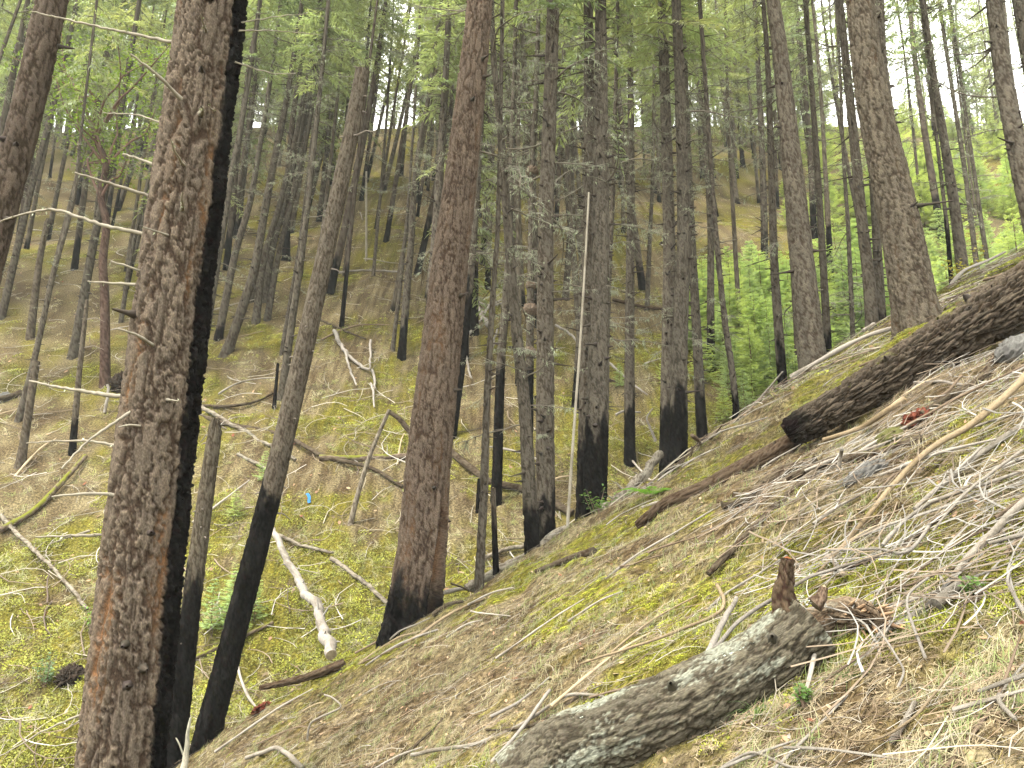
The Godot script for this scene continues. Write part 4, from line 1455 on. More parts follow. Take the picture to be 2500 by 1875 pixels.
	snag("tall broken-topped leaning snag, its lower third charred", Vector2(-3.46, -9.6), [Vector3(0.05, 0.28, 0), Vector3(0.11, 0.58, 0), Vector3(0.63, 3.21, 0), Vector3(1.02, 5.57, 0), Vector3(1.32, 7.5, 0), Vector3(1.45, 8.53, 0)], 0.146, 0.093, {"char": 3.1, "amp": 0.008, "cell": 0.03, "tint": Color(0.084, 0.073, 0.057)})
	snag("short broken snag with charred foot beside the tall leaning snag", Vector2(-3.76, -9.5), [Vector3(0.01, 0.25, 0), Vector3(0.08, 2.03, 0), Vector3(0.19, 3.91, 0)], 0.128, 0.078, {"char": 2.03, "amp": 0.01, "cell": 0.035, "splinter": true, "tint": Color(0.084, 0.074, 0.056)})
	fir_tree("charred trunk half hidden behind the stout scarred fir", Vector2(-2.38, -20.49), [Vector3(0.15, 2.13, 0), Vector3(0.29, 4.77, 0), Vector3(0.41, 7.55, 0)], 0.139, 0.104, {"char": 2.91, "amp": 0.012, "cell": 0.04})
	fir_tree("slim charred fir showing just beyond the scarred fir's flank", Vector2(-1.5, -19.05), [Vector3(0.28, 2.19, 0), Vector3(0.5, 4.85, 0), Vector3(0.59, 6.51, 0), Vector3(0.69, 8.49, 0)], 0.134, 0.073, {"char": 4, "amp": 0.012, "cell": 0.04})
	fir_tree("thin grey pole fir rising from the slope's edge next to the scarred fir", Vector2(-0.41, -9.9), [Vector3(0.06, 1.24, 0), Vector3(0.1, 2.6, 0), Vector3(0.17, 3.94, 0), Vector3(0.22, 4.73, 0), Vector3(0.24, 5.74, 0)], 0.056, 0.025, {"amp": 0.012, "cell": 0.04, "crown": 9.5, "thin": true})
	fir_tree("curved grey fir bowing over at mid height with wavy dead branches", Vector2(0.27, -10.4), [Vector3(-0.01, 0.18, 0), Vector3(-0.1, 1.99, 0), Vector3(-0.21, 3.13, 0), Vector3(-0.31, 4.33, 0), Vector3(-0.41, 5.77, 0), Vector3(-0.53, 7.11, 0), Vector3(-0.57, 7.98, 0)], 0.097, 0.034, {"char": 0.84, "amp": 0.012, "cell": 0.04, "limby": true})
	fir_tree("straight stout fir standing directly behind the curved grey one", Vector2(0.46, -11.2), [Vector3(0, 0.54, 0), Vector3(0.04, 4.91, 0), Vector3(0.12, 7.05, 0), Vector3(0.2, 9.09, 0)], 0.139, 0.096, {"char": 1.27, "amp": 0.012, "cell": 0.04})
	fir_tree("knobbly fir with round burls on its trunk", Vector2(0.33, -16.5), [Vector3(0.03, 2.02, 0), Vector3(0.09, 5.64, 0), Vector3(0.14, 8.04, 0), Vector3(0.22, 9.29, 0), Vector3(0.29, 11.46, 0)], 0.1, 0.049, {"char": 2.93, "amp": 0.012, "cell": 0.04, "burls": true, "limby": true})
	fir_tree("fir charred to half height with pale cracks, in the gully past the curved fir", Vector2(-0.33, -16.72), [Vector3(0.09, 2.99, 0), Vector3(0.23, 4.88, 0), Vector3(0.3, 7.13, 0), Vector3(0.4, 10.57, 0)], 0.116, 0.049, {"char": 2.92, "amp": 0.012, "cell": 0.04, "limby": true})
	snag("black knee-high stick of a snag beside the thin pole fir", Vector2(-0.71, -16.42), [Vector3(0.03, 0.68, 0)], 0.042, 0.033, {"char": 6.1, "amp": 0.003, "cell": 0.03})
	snag("thin broken dead stem with grey tip rooted on the slope's edge", Vector2(-0.19, -10.2), [Vector3(-0.03, 0.62, 0), Vector3(-0.05, 1.2, 0)], 0.043, 0.03, {"char": 0.8, "amp": 0.004, "cell": 0.03})
	bleached_pole("long bleached dead sapling leaning on the charred double trunk", Vector2(0.68, -10.1), [Vector3(0.11, 1.25, 0), Vector3(0.2, 2.26, 0), Vector3(0.29, 3.41, 0), Vector3(0.37, 4.56, 0)], 0.02, 0.013, {"amp": 0.002, "cell": 0.03, "pale": true})
	fir_tree("stout fir with black fire skirt, front one of a tight pair", Vector2(1.15, -11.6), [Vector3(0.03, 0.71, 0), Vector3(0.11, 2.23, 0), Vector3(0.21, 4.5, 0), Vector3(0.27, 6.75, 0), Vector3(0.32, 9.17, 0)], 0.191, 0.088, {"char": 2.23, "amp": 0.012, "cell": 0.04, "flare": 0.18})
	fir_tree("slimmer rear trunk of the tight pair with black fire skirt", Vector2(1.02, -12.4), [Vector3(0.06, 1.14, 0), Vector3(0.17, 3.55, 0), Vector3(0.24, 5.59, 0), Vector3(0.3, 7.7, 0), Vector3(0.33, 10.29, 0)], 0.118, 0.082, {"char": 2.76, "amp": 0.012, "cell": 0.04})
	fir_tree("thin fir right up against the tight pair, charred at the foot", Vector2(1.56, -14.5), [Vector3(0.1, 2.09, 0), Vector3(0.15, 3.11, 0), Vector3(0.31, 5.95, 0), Vector3(0.43, 7.68, 0), Vector3(0.63, 11.79, 0)], 0.061, 0.034, {"char": 3.29, "amp": 0.012, "cell": 0.04, "limby": true})
	fir_tree("fir with blackened lower trunk half hidden by the bleached pole", Vector2(1.66, -20.31), [Vector3(0.16, 2.07, 0), Vector3(0.31, 4.82, 0), Vector3(0.46, 9.01, 0)], 0.12, 0.085, {"char": 1.2, "amp": 0.012, "cell": 0.04})
	fir_tree("lone straight fir with black foot between the two tight pairs", Vector2(2.67, -18.05), [Vector3(0.08, 2.68, 0), Vector3(0.18, 5.2, 0), Vector3(0.26, 7.27, 0), Vector3(0.36, 11.45, 0)], 0.131, 0.065, {"char": 1.58, "amp": 0.012, "cell": 0.04, "limby": true})
	fir_tree("brown fir with black skirt, front of the second tight pair", Vector2(2.59, -12.6), [Vector3(0.04, 0.83, 0), Vector3(0.15, 2.95, 0), Vector3(0.31, 4.96, 0), Vector3(0.36, 7.42, 0), Vector3(0.37, 9.41, 0)], 0.151, 0.079, {"char": 2.18, "amp": 0.012, "cell": 0.04})
	fir_tree("grey rear fir of the second tight pair, charred foot set back", Vector2(2.92, -15.5), [Vector3(0.13, 2.3, 0), Vector3(0.3, 5.35, 0), Vector3(0.34, 6.37, 0), Vector3(0.38, 9.38, 0), Vector3(0.4, 11.84, 0)], 0.15, 0.103, {"char": 3.03, "amp": 0.012, "cell": 0.04})
	fir_tree("slender fir leaning back past the second tight pair, black foot", Vector2(4.47, -18.54), [Vector3(-0.01, 0.85, 0), Vector3(-0.01, 2.47, 0), Vector3(-0.02, 4.92, 0), Vector3(0, 7.61, 0), Vector3(0.04, 10.71, 0)], 0.13, 0.061, {"char": 1.3, "amp": 0.012, "cell": 0.04, "limby": true})
	fir_tree("slim charred-foot fir at the near corner of the green thicket", Vector2(5.69, -22.22), [Vector3(0.11, 2.18, 0), Vector3(0.22, 4.49, 0), Vector3(0.23, 8.52, 0), Vector3(0.27, 10.85, 0)], 0.119, 0.058, {"char": 1.48, "amp": 0.012, "cell": 0.04, "limby": true})
	fir_tree("bow-kneed thin fir with crooked black foot", Vector2(3.66, -12.5), [Vector3(-0.07, 0.41, 0), Vector3(-0.11, 0.68, 0), Vector3(-0.09, 0.92, 0), Vector3(-0.11, 1.46, 0), Vector3(-0.19, 2.44, 0), Vector3(-0.24, 3.6, 0), Vector3(-0.26, 4.36, 0), Vector3(-0.28, 5.99, 0)], 0.055, 0.036, {"char": 1.47, "amp": 0.012, "cell": 0.04, "thin": true})
	fir_tree("small trunk black from the ground up inside the green thicket", Vector2(9.39, -28.28), [Vector3(0.16, 2.21, 0), Vector3(0.27, 4.87, 0), Vector3(0.35, 8.04, 0)], 0.147, 0.1, {"char": 2.11, "amp": 0.012, "cell": 0.04})
	fir_tree("fir charred to chest height before the thicket, next to the plated leaning fir", Vector2(4.7, -13.5), [Vector3(-0, 0.48, 0), Vector3(-0.01, 1.59, 0), Vector3(0, 3.2, 0), Vector3(0.1, 5.67, 0), Vector3(0.15, 7.29, 0), Vector3(0.15, 8.49, 0)], 0.091, 0.04, {"char": 1.74, "amp": 0.012, "cell": 0.04})
	fir_tree("plated grey fir leaning uphill above the open mossy ground", Vector2(4.67, -12), [Vector3(-0.02, 0.52, 0), Vector3(-0.05, 1.89, 0), Vector3(-0.1, 4.14, 0), Vector3(-0.14, 5.69, 0), Vector3(-0.19, 6.65, 0)], 0.214, 0.107, {"cell": 0.045, "amp": 0.016, "flare": 0.15, "bare": true, "tint": Color(0.095, 0.084, 0.066)})
	fir_tree("dark slim fir tucked behind the plated leaning fir", Vector2(6.1, -15), [Vector3(0.03, 0.88, 0), Vector3(0.1, 3.34, 0), Vector3(0.14, 5.15, 0), Vector3(0.17, 6.94, 0)], 0.084, 0.053, {"char": 1.9, "amp": 0.012, "cell": 0.04, "limby": true})
	snag("blue-black burnt snag with pale broken strips at its top", Vector2(11.69, -27.84), [Vector3(0.11, 2.35, 0), Vector3(0.2, 4.97, 0)], 0.127, 0.07, {"char": 2.72, "amp": 0.008, "cell": 0.04, "splinter": true})
	fir_tree("thin fir alone against the thicket, past the plated leaning fir", Vector2(7.45, -17), [Vector3(0.07, 1.57, 0), Vector3(0.2, 4.31, 0), Vector3(0.26, 6.34, 0), Vector3(0.36, 8.43, 0)], 0.06, 0.033, {"amp": 0.012, "cell": 0.04, "limby": true})
	fir_tree("tall slim fir between the plated fir and the thick fir above the log", Vector2(5.9, -12.6), [Vector3(0.04, 0.99, 0), Vector3(0.02, 2.1, 0), Vector3(0.02, 3.65, 0), Vector3(0.01, 5.27, 0), Vector3(0.01, 6.28, 0)], 0.106, 0.058, {"amp": 0.012, "cell": 0.04, "limby": true})
	fir_tree("charred trunk mostly hidden by the thick fir above the log", Vector2(6.7, -14), [Vector3(0.07, 1.11, 0), Vector3(0.14, 2.67, 0), Vector3(0.17, 4.1, 0)], 0.109, 0.053, {"char": 0.84, "amp": 0.012, "cell": 0.04})
	fir_tree("bushy-topped fir on the green hillside past the thick leaning fir", Vector2(9.54, -16), [Vector3(0.01, 0.74, 0), Vector3(0, 2, 0), Vector3(-0.04, 3.42, 0), Vector3(-0.09, 4.66, 0), Vector3(-0.12, 5.94, 0)], 0.127, 0.063, {"amp": 0.012, "cell": 0.04, "crown": 6.0, "dense": true})
	fir_tree("fir leaning in at the picture's edge with drooping live boughs", Vector2(7.4, -10.5), [Vector3(-0.07, 0.84, 0), Vector3(-0.12, 1.48, 0), Vector3(-0.16, 2.27, 0), Vector3(-0.18, 3.08, 0), Vector3(-0.16, 4.19, 0)], 0.142, 0.104, {"amp": 0.012, "cell": 0.04, "crown": 5.0, "limby": true, "dense": true})
	fir_tree("bare trunk cut off by the picture's corner behind the drooping boughs", Vector2(9.49, -13), [Vector3(-0.03, 2.02, 0), Vector3(-0.05, 3.4, 0), Vector3(-0.07, 4.84, 0)], 0.112, 0.103, {"amp": 0.012, "cell": 0.04})
	fir_tree("pale slim fir with dark foot out on the green hillside", Vector2(14.78, -24), [Vector3(0.01, 2.77, 0), Vector3(0.02, 5.33, 0), Vector3(-0.05, 8.07, 0)], 0.094, 0.062, {"amp": 0.012, "cell": 0.04})
	fir_tree("pale slim fir, outermost of the bare stems on the green hillside", Vector2(15.81, -25), [Vector3(-0.05, 2.71, 0), Vector3(-0.08, 4.83, 0), Vector3(-0.12, 8.02, 0)], 0.083, 0.056, {"amp": 0.012, "cell": 0.04})
	fir_tree("black-footed stem in shadow beside the bushy-topped fir", Vector2(10.42, -18), [Vector3(0.03, 1.18, 0), Vector3(0.07, 2.35, 0), Vector3(0.08, 4.05, 0)], 0.06, 0.04, {"char": 2.59, "amp": 0.012, "cell": 0.04})
	fir_tree("slim grey fir, outermost of the far bank's leaning stems", Vector2(-17.03, -25.49), [Vector3(0.44, 4.83, 0), Vector3(0.81, 7.76, 0)], 0.123, 0.09, {"amp": 0.012, "cell": 0.04})
	fir_tree("slim grey fir close beside the outermost leaning stem", Vector2(-17.79, -26), [Vector3(0.07, 0.59, 0), Vector3(0.46, 4.17, 0), Vector3(0.72, 6.66, 0)], 0.118, 0.083, {"amp": 0.012, "cell": 0.04})
	snag("grey broken snag standing on the mossy far bank near the burnt madrone", Vector2(-15.07, -24.05), [Vector3(-0.02, 2.49, 0), Vector3(0.08, 3.99, 0)], 0.123, 0.082, {"amp": 0.006, "cell": 0.03, "splinter": true})
	fir_tree("very thin leaning stem with one fan of green needles low down", Vector2(-12.34, -19.63), [Vector3(0.21, 1.48, 0), Vector3(0.39, 3.5, 0), Vector3(0.5, 4.37, 0), Vector3(0.71, 5.94, 0), Vector3(0.7, 7.63, 0)], 0.087, 0.037, {"amp": 0.012, "cell": 0.04, "thin": true})
	snag("short blunt snag whose brown foot splays on the far bank", Vector2(-11.12, -18), [Vector3(0.03, 1.17, 0), Vector3(0.06, 2.42, 0)], 0.089, 0.081, {"amp": 0.006, "cell": 0.03, "flare": 0.4})
	fir_tree("dark fir leaning behind the burnt madrone on the mossy bank", Vector2(-13.03, -22.95), [Vector3(0.1, 1.58, 0), Vector3(0.21, 3.49, 0), Vector3(0.37, 5.18, 0), Vector3(0.54, 7.26, 0)], 0.144, 0.088, {"amp": 0.012, "cell": 0.04})
	snag("straight grey pole with a pale broken tip", Vector2(-10.16, -18.33), [Vector3(-0.05, 1.64, 0), Vector3(-0.07, 3.72, 0)], 0.08, 0.045, {"char": 0.87, "amp": 0.004, "cell": 0.03, "splinter": true})
	madrone_tree("burnt twisted madrone with leafy green top behind the thickest trunk's branches", Vector2(-11.16, -21.39), [Vector3(-0.29, 2.53, 0), Vector3(-0.46, 3.63, 0), Vector3(-0.48, 4.75, 0), Vector3(-0.73, 5.61, 0), Vector3(-0.7, 6.63, 0), Vector3(-1.11, 7.52, 0), Vector3(-1.14, 8.65, 0)], 0.14, 0.076, {"amp": 0.006, "cell": 0.06, "tint": Color(0.077, 0.053, 0.042)})
	fir_tree("spindly dead stem between the madrone and the thickest trunk", Vector2(-12.96, -25.38), [Vector3(0.14, 2.64, 0), Vector3(0.46, 5.24, 0)], 0.077, 0.056, {"amp": 0.012, "cell": 0.04})
	fir_tree("fir half covered by the thickest trunk's blackened flank", Vector2(-8.87, -22), [Vector3(0.07, 0.86, 0), Vector3(0.27, 3.4, 0), Vector3(0.46, 5.8, 0), Vector3(0.63, 7.44, 0)], 0.131, 0.084, {"amp": 0.012, "cell": 0.04})
	fir_tree("black-footed leaning fir, next to the blackened flank of the thickest trunk", Vector2(-9.27, -24.24), [Vector3(0.17, 1.48, 0), Vector3(0.37, 3.04, 0), Vector3(0.69, 4.63, 0), Vector3(0.95, 7.33, 0)], 0.131, 0.077, {"char": 0.56, "amp": 0.012, "cell": 0.04})
	fir_tree("brown leaning fir with a splayed foot, lowest of the leaning cluster", Vector2(-8.58, -23.15), [Vector3(0.41, 1.49, 0), Vector3(0.69, 2.74, 0), Vector3(0.97, 5.5, 0), Vector3(1.32, 8.4, 0)], 0.153, 0.089, {"amp": 0.012, "cell": 0.04, "flare": 0.3})
	fir_tree("straighter trunk hidden at the back of the leaning cluster", Vector2(-9.31, -27.09), [Vector3(0.37, 1.71, 0), Vector3(0.94, 3.83, 0)], 0.124, 0.085, {"amp": 0.012, "cell": 0.04})
	fir_tree("leaning fir in the middle of the far bank's cluster", Vector2(-8.44, -25.24), [Vector3(0.11, 2.1, 0), Vector3(0.54, 4.21, 0), Vector3(0.96, 6.84, 0)], 0.13, 0.08, {"amp": 0.012, "cell": 0.04})
	fir_tree("upper fir of the leaning cluster on the far bank", Vector2(-8.82, -27), [Vector3(0.22, 2.07, 0), Vector3(0.67, 4.51, 0)], 0.14, 0.085, {"amp": 0.012, "cell": 0.04})
	fir_tree("reddish slim fir ending the leaning cluster", Vector2(-8.17, -25.49), [Vector3(0.29, 2.6, 0), Vector3(0.71, 4.83, 0)], 0.116, 0.072, {"amp": 0.012, "cell": 0.04})
	fir_tree("thin dark stem behind the tall leaning snag", Vector2(-6.94, -23.24), [Vector3(0.18, 1.75, 0), Vector3(0.36, 3.56, 0)], 0.07, 0.05, {"amp": 0.012, "cell": 0.04})
	fir_tree("grey fir leaning alongside the tall broken-topped snag", Vector2(-6.12, -20.73), [Vector3(0.17, 2.15, 0), Vector3(0.34, 4.26, 0), Vector3(0.53, 7.93, 0)], 0.111, 0.066, {"amp": 0.012, "cell": 0.04})
	snag("short black stick of a burnt stem beside the tall leaning snag", Vector2(-6.15, -20.25), [Vector3(0.03, 1.19, 0)], 0.054, 0.036, {"char": 4.85, "amp": 0.003, "cell": 0.03})
	fir_tree("dark-footed fir on open ground with a yellow mossy patch at its foot", Vector2(-3.25, -22.73), [Vector3(0.1, 1.96, 0), Vector3(0.19, 3.57, 0), Vector3(0.25, 5.55, 0), Vector3(0.42, 7.11, 0), Vector3(0.64, 8.72, 0)], 0.122, 0.066, {"char": 1.25, "amp": 0.012, "cell": 0.04, "limby": true})
	fir_tree("thin companion stem of the dark-footed fir on open ground", Vector2(-3.61, -23.24), [Vector3(0.16, 1.75, 0), Vector3(0.3, 3.8, 0), Vector3(0.38, 5.42, 0)], 0.07, 0.044, {"amp": 0.012, "cell": 0.04})
	fir_tree("slim stem over the criss-crossed fallen branches high on the bank", Vector2(-6.47, -29.2), [Vector3(0.12, 1.9, 0), Vector3(0.22, 3.27, 0)], 0.089, 0.064, {"amp": 0.012, "cell": 0.04})
	fir_tree("thin grey stem high on the bank beside the white pole", Vector2(-5.28, -28.73), [Vector3(0.1, 2.06, 0), Vector3(0.18, 3.59, 0)], 0.07, 0.054, {"amp": 0.012, "cell": 0.04})
	bleached_pole("bare white pole standing high on the far bank", Vector2(-5.93, -30.66), [Vector3(-0.15, 3.93, 0)], 0.047, 0.039, {"amp": 0.002, "cell": 0.03, "pale": true})
	fir_tree("brown stem high up between the tight pairs", Vector2(4.67, -26.45), [Vector3(0.16, 2.11, 0), Vector3(0.33, 4.22, 0)], 0.088, 0.066, {"amp": 0.012, "cell": 0.04})
	fir_tree("brown flared stem high up just past the straight stout fir", Vector2(1.92, -27.46), [Vector3(0.14, 1.75, 0), Vector3(0.28, 3.94, 0)], 0.125, 0.086, {"amp": 0.012, "cell": 0.04, "flare": 0.3})
	snag("charred stub standing in the thicket", Vector2(10.4, -24.73), [Vector3(0.06, 0.89, 0)], 0.067, 0.053, {"char": 3.37, "amp": 0.004, "cell": 0.03, "splinter": true})
	bleached_pole("leaning dead pole propped against a mossy fallen stem in the gully", Vector2(-3.21, -15.99), [Vector3(0.12, 0.54, 0), Vector3(0.36, 1.42, 0), Vector3(0.71, 2.32, 0)], 0.055, 0.038, {"amp": 0.003, "cell": 0.03, "pale": false, "tint": Color(0.177, 0.156, 0.123)})
	far_forest()
	seedlings()
	lying_log("huge rough-barked fallen log lying up the slope with a charred hollow end", [Vector3(2.42, 0.17, -6.94), Vector3(4.62, 0.38, -6.14), Vector3(5.94, 0.59, -5.66)], 0.114, 0.348, "big")
	lying_log("lichened broken fallen trunk with a branch stub, lowest on the slope", [Vector3(0.03, 0.05, -3.57), Vector3(0.24, 0.06, -3.57), Vector3(0.58, 0.07, -3.42), Vector3(0.98, 0.09, -3.36), Vector3(1.21, 0.1, -3.36)], 0.161, 0.133, "lichen")
	lying_log("splintered end piece just beyond the lichened trunk's stub", [Vector3(1.29, 0.06, -3.49), Vector3(1.38, 0.06, -3.4), Vector3(1.4, 0.06, -3.14)], 0.088, 0.053, "splintered")
	lying_log("rotten red-brown log running down from the huge log's hollow end", [Vector3(2.53, 0.05, -7.14), Vector3(2.13, 0.05, -7.14), Vector3(1.73, 0.05, -7.17), Vector3(1.39, 0.05, -7.25), Vector3(1.17, 0.05, -7.46)], 0.096, 0.047, "rotten")
	lying_log("second rotten stem lying along the red-brown log", [Vector3(2.36, 0.04, -6.18), Vector3(2.15, 0.04, -6.34), Vector3(1.85, 0.04, -6.35), Vector3(1.66, 0.04, -6.34)], 0.061, 0.033, "brown")
	lying_log("short dark log on the slope's edge above the double trunk", [Vector3(0.77, 0.03, -7.67), Vector3(0.54, 0.03, -8.01), Vector3(0.24, 0.03, -8.25)], 0.048, 0.023, "brown")
	lying_log("bleached bent log with a root knob reaching down into the mossy gully", [Vector3(-4.35, 0.87, -14.6), Vector3(-3.93, 0.92, -14), Vector3(-3.49, 0.98, -13.4), Vector3(-3.1, 1.14, -12.8), Vector3(-2.86, 1.14, -12.3), Vector3(-2.66, 1, -11.8), Vector3(-2.47, 0.7, -11.3)], 0.05, 0.084, "bleached")
	lying_log("grey log propped from its root wad towards the foot of the charred pair", [Vector3(2.51, 1.76, -13.5), Vector3(1.86, 1.18, -12.4), Vector3(1.25, 0.53, -11.2)], 0.079, 0.064, "pale")
	lying_log("weathered log end showing along the slope's edge under the curved fir", [Vector3(0.72, 0.23, -10.6), Vector3(0.14, 0.25, -10.5), Vector3(-0.33, 0.22, -10.4), Vector3(-0.56, 0.23, -10.3)], 0.067, 0.052, "pale")
	lying_log("smooth grey-brown log crossing the gully behind the scarred fir", [Vector3(-1.57, 0.1, -18.39), Vector3(-1.11, 0.1, -17.93), Vector3(-0.46, 0.1, -17.37), Vector3(0.24, 0.1, -16.96), Vector3(1.23, 0.1, -16.38)], 0.081, 0.08, "brown")
	lying_log("moss-covered log lying level behind the leaning dead pole", [Vector3(-4.38, 0.08, -18.05), Vector3(-3.45, 0.08, -18.12), Vector3(-2.29, 0.08, -18.16)], 0.068, 0.079, "mossy")
	lying_log("mossy bent stem arching from the leaning pole's tip", [Vector3(-2.81, 1.2, -17.99), Vector3(-2.6, 0.95, -18.11), Vector3(-2.35, 0.55, -18.32), Vector3(-2.07, 0.1, -18.49)], 0.064, 0.065, "mossy")
	lying_log("long grey stem fallen across the bank under the tall leaning snag", [Vector3(-8.15, 0.1, -20.14), Vector3(-6.9, 0.1, -19.36), Vector3(-5.58, 0.1, -18.47), Vector3(-4.92, 0.1, -18.09)], 0.06, 0.037, "pale")
	lying_log("darker fallen stem crossing beneath the long grey one", [Vector3(-8.34, 0.08, -20), Vector3(-7.34, 0.08, -19.6), Vector3(-5.48, 0.08, -18.9), Vector3(-4.29, 0.08, -18.12), Vector3(-3.18, 0.08, -17.67), Vector3(-2.36, 0.08, -17.25)], 0.071, 0.04, "brown")
	lying_log("dark branching deadfall lying above the long grey stem", [Vector3(-8.06, 0.08, -20.05), Vector3(-7.32, 0.08, -20.11), Vector3(-6.72, 0.08, -20.42), Vector3(-6.36, 0.08, -20.77)], 0.053, 0.031, "brown")
	lying_log("fallen stem pointing down the bank beside the short broken snag", [Vector3(-6.26, 0.06, -18.15), Vector3(-5.71, 0.06, -17.94), Vector3(-5.07, 0.06, -17.59)], 0.042, 0.036, "pale")
	lying_log("bleached forked deadfall high on the open bank", [Vector3(-5.59, 0.15, -24.15), Vector3(-4.98, 0.15, -23), Vector3(-4.34, 0.15, -22.25), Vector3(-3.9, 0.15, -21.73), Vector3(-3.64, 0.15, -20.87)], 0.066, 0.031, "bleached")
	lying_log("bleached deadfall trunk in the heap of white branches behind the scarred fir", [Vector3(-1.47, 0.3, -27.33), Vector3(-1.12, 0.3, -25.91), Vector3(-0.75, 0.3, -24.49)], 0.108, 0.067, "bleached")
	lying_log("dark red fallen stem high on the bank beyond the pair with black skirts", [Vector3(3.62, 0.1, -27.18), Vector3(4.57, 0.1, -26.46), Vector3(5.13, 0.1, -26.07)], 0.066, 0.047, "rotten")
	lying_log("mossy deadfall slanting down the far bank towards the thickest trunk", [Vector3(-9.71, 0.12, -18.06), Vector3(-9.63, 0.12, -17.04), Vector3(-9.74, 0.12, -16.35), Vector3(-10.02, 0.12, -15.82)], 0.053, 0.063, "mossy")
	lying_log("thin grey lichened stem lying down the far bank below the mossy one", [Vector3(-10.32, 0.12, -16.24), Vector3(-9.19, 0.12, -15.41), Vector3(-8.01, 0.12, -14.54), Vector3(-7.18, 0.12, -13.91)], 0.042, 0.027, "pale")
	lying_log("charred log end at the picture's edge on the far bank", [Vector3(-13.52, 0.1, -20.29), Vector3(-13.36, 0.1, -20.74), Vector3(-13.2, 0.1, -21.01)], 0.084, 0.075, "brown")
	lying_log("white level deadfall high on the open bank", [Vector3(-6.98, 0.1, -28.48), Vector3(-5.97, 0.1, -29.05), Vector3(-4.24, 0.1, -29.34)], 0.044, 0.036, "bleached")
	lying_log("dark stick lying down the bank beside the white forked deadfall", [Vector3(-6.38, 0.06, -25.36), Vector3(-5.37, 0.06, -24.34), Vector3(-4.54, 0.06, -23.87)], 0.046, 0.029, "brown")
	lying_log("mossy stem across the gully floor below the seedlings", [Vector3(-4.99, 0.08, -13.12), Vector3(-4.51, 0.08, -13.39), Vector3(-3.96, 0.08, -13.73)], 0.04, 0.031, "mossy")
	lying_log("grey stem beside the curved fir's foot in the gully", [Vector3(-0.57, 0.12, -15.12), Vector3(-0.05, 0.12, -15.38), Vector3(0.39, 0.12, -15.46)], 0.039, 0.044, "pale")
	lying_log("deadfall pointing at the scarred fir's foot across the moss", [Vector3(-3.34, 0.08, -15.07), Vector3(-2.7, 0.08, -14.64), Vector3(-2.05, 0.08, -14.22)], 0.043, 0.036, "pale")
	lying_log("slim fallen stem crossing the moss above the bleached bent log", [Vector3(-4.53, 0.08, -15.66), Vector3(-3.93, 0.08, -15.46), Vector3(-3.35, 0.08, -15.27)], 0.036, 0.026, "pale")
	lying_log("decayed brown stem half sunk in the slope's edge behind the bleached log's root", [Vector3(-1.9, 0, -9.5), Vector3(-2.31, 0.08, -9.4), Vector3(-2.79, 0.25, -9.3)], 0.058, 0.026, "rotten")
	lying_log("slanting dead stem in front of the green thicket", [Vector3(2.53, 0.2, -11), Vector3(3.2, 0.57, -12), Vector3(4.1, 0.73, -13)], 0.019, 0.019, "pale")
	lying_log("long thin brown deadfall lying straight down the open slope above the stub", [Vector3(2.25, 0.03, -5.78), Vector3(1.86, 0.03, -5.52), Vector3(1.44, 0.03, -5.11), Vector3(1.19, 0.03, -4.96)], 0.037, 0.02, "brown")
	lying_log("grey-barked rail of deadfall left of the huge log's hollow end", [Vector3(2.6, 0.05, -5.01), Vector3(2.4, 0.05, -5.24), Vector3(2.26, 0.05, -5.67), Vector3(2.03, 0.05, -5.89)], 0.035, 0.031, "brown")
	stick("long white pole passing behind the lichened trunk's stub", [Vector3(0.6, 0.03, -3.75), Vector3(0.79, 0.16, -3.54), Vector3(0.96, 0.22, -3.48), Vector3(1.15, 0.22, -3.55), Vector3(1.38, 0.14, -3.74), Vector3(1.7, 0.05, -3.78)], 0.011, 0.006, "white")
	stick("wide bleached split of wood leaning on the lichened trunk", [Vector3(0.72, 0.17, -3.35), Vector3(0.88, 0.16, -3.61), Vector3(1.16, 0.04, -4.26)], 0.016, 0.011, "white")
	stick("grey straight pole lying up the slope beside the splintered end", [Vector3(1.36, 0.04, -3.1), Vector3(1.59, 0.04, -3.16), Vector3(1.86, 0.04, -3.25), Vector3(2.2, 0.04, -3.36)], 0.01, 0.017, "grey")
	stick("longest peeled tan pole crossing the debris on the upper slope", [Vector3(1.49, 0.03, -4.02), Vector3(1.82, 0.08, -4.29), Vector3(2.34, 0.12, -4.52), Vector3(2.62, 0.14, -4.55), Vector3(3.21, 0.16, -4.74)], 0.008, 0.024, "tan")
	stick("grey pole crossing under the peeled tan one", [Vector3(2.07, 0.06, -4.13), Vector3(2.44, 0.06, -4.3), Vector3(2.89, 0.06, -4.35)], 0.011, 0.017, "grey")
	stick("bent pale branch reaching out from under the huge log", [Vector3(2.58, 0.1, -6.55), Vector3(2.78, 0.08, -6.27), Vector3(3.03, 0.05, -6.03)], 0.019, 0.023, "tan")
	stick("white stick leading down beside the lichened trunk's low end", [Vector3(-0.1, 0.03, -4.15), Vector3(0.01, 0.03, -4.29), Vector3(0.21, 0.03, -4.56)], 0.011, 0.008, "white")
	stick("white stick on bare soil a step above the longest brown one", [Vector3(-0.12, 0.03, -4.82), Vector3(0.04, 0.03, -4.86), Vector3(0.22, 0.03, -4.87)], 0.011, 0.005, "white")
	stick("long curving grey stick across the lower slope", [Vector3(-0.59, 0.03, -5), Vector3(-0.18, 0.03, -4.51), Vector3(0.08, 0.03, -4.46), Vector3(0.29, 0.03, -4.31), Vector3(0.44, 0.03, -4.09)], 0.012, 0.007, "grey")
	stick("pale bowed stick crossing others above the lichened trunk", [Vector3(0.39, 0.06, -4.69), Vector3(0.64, 0.06, -4.28), Vector3(0.92, 0.06, -4.13), Vector3(1.06, 0.06, -4.18), Vector3(1.12, 0.06, -4.36), Vector3(1.15, 0.06, -4.62)], 0.006, 0.01, "tan")
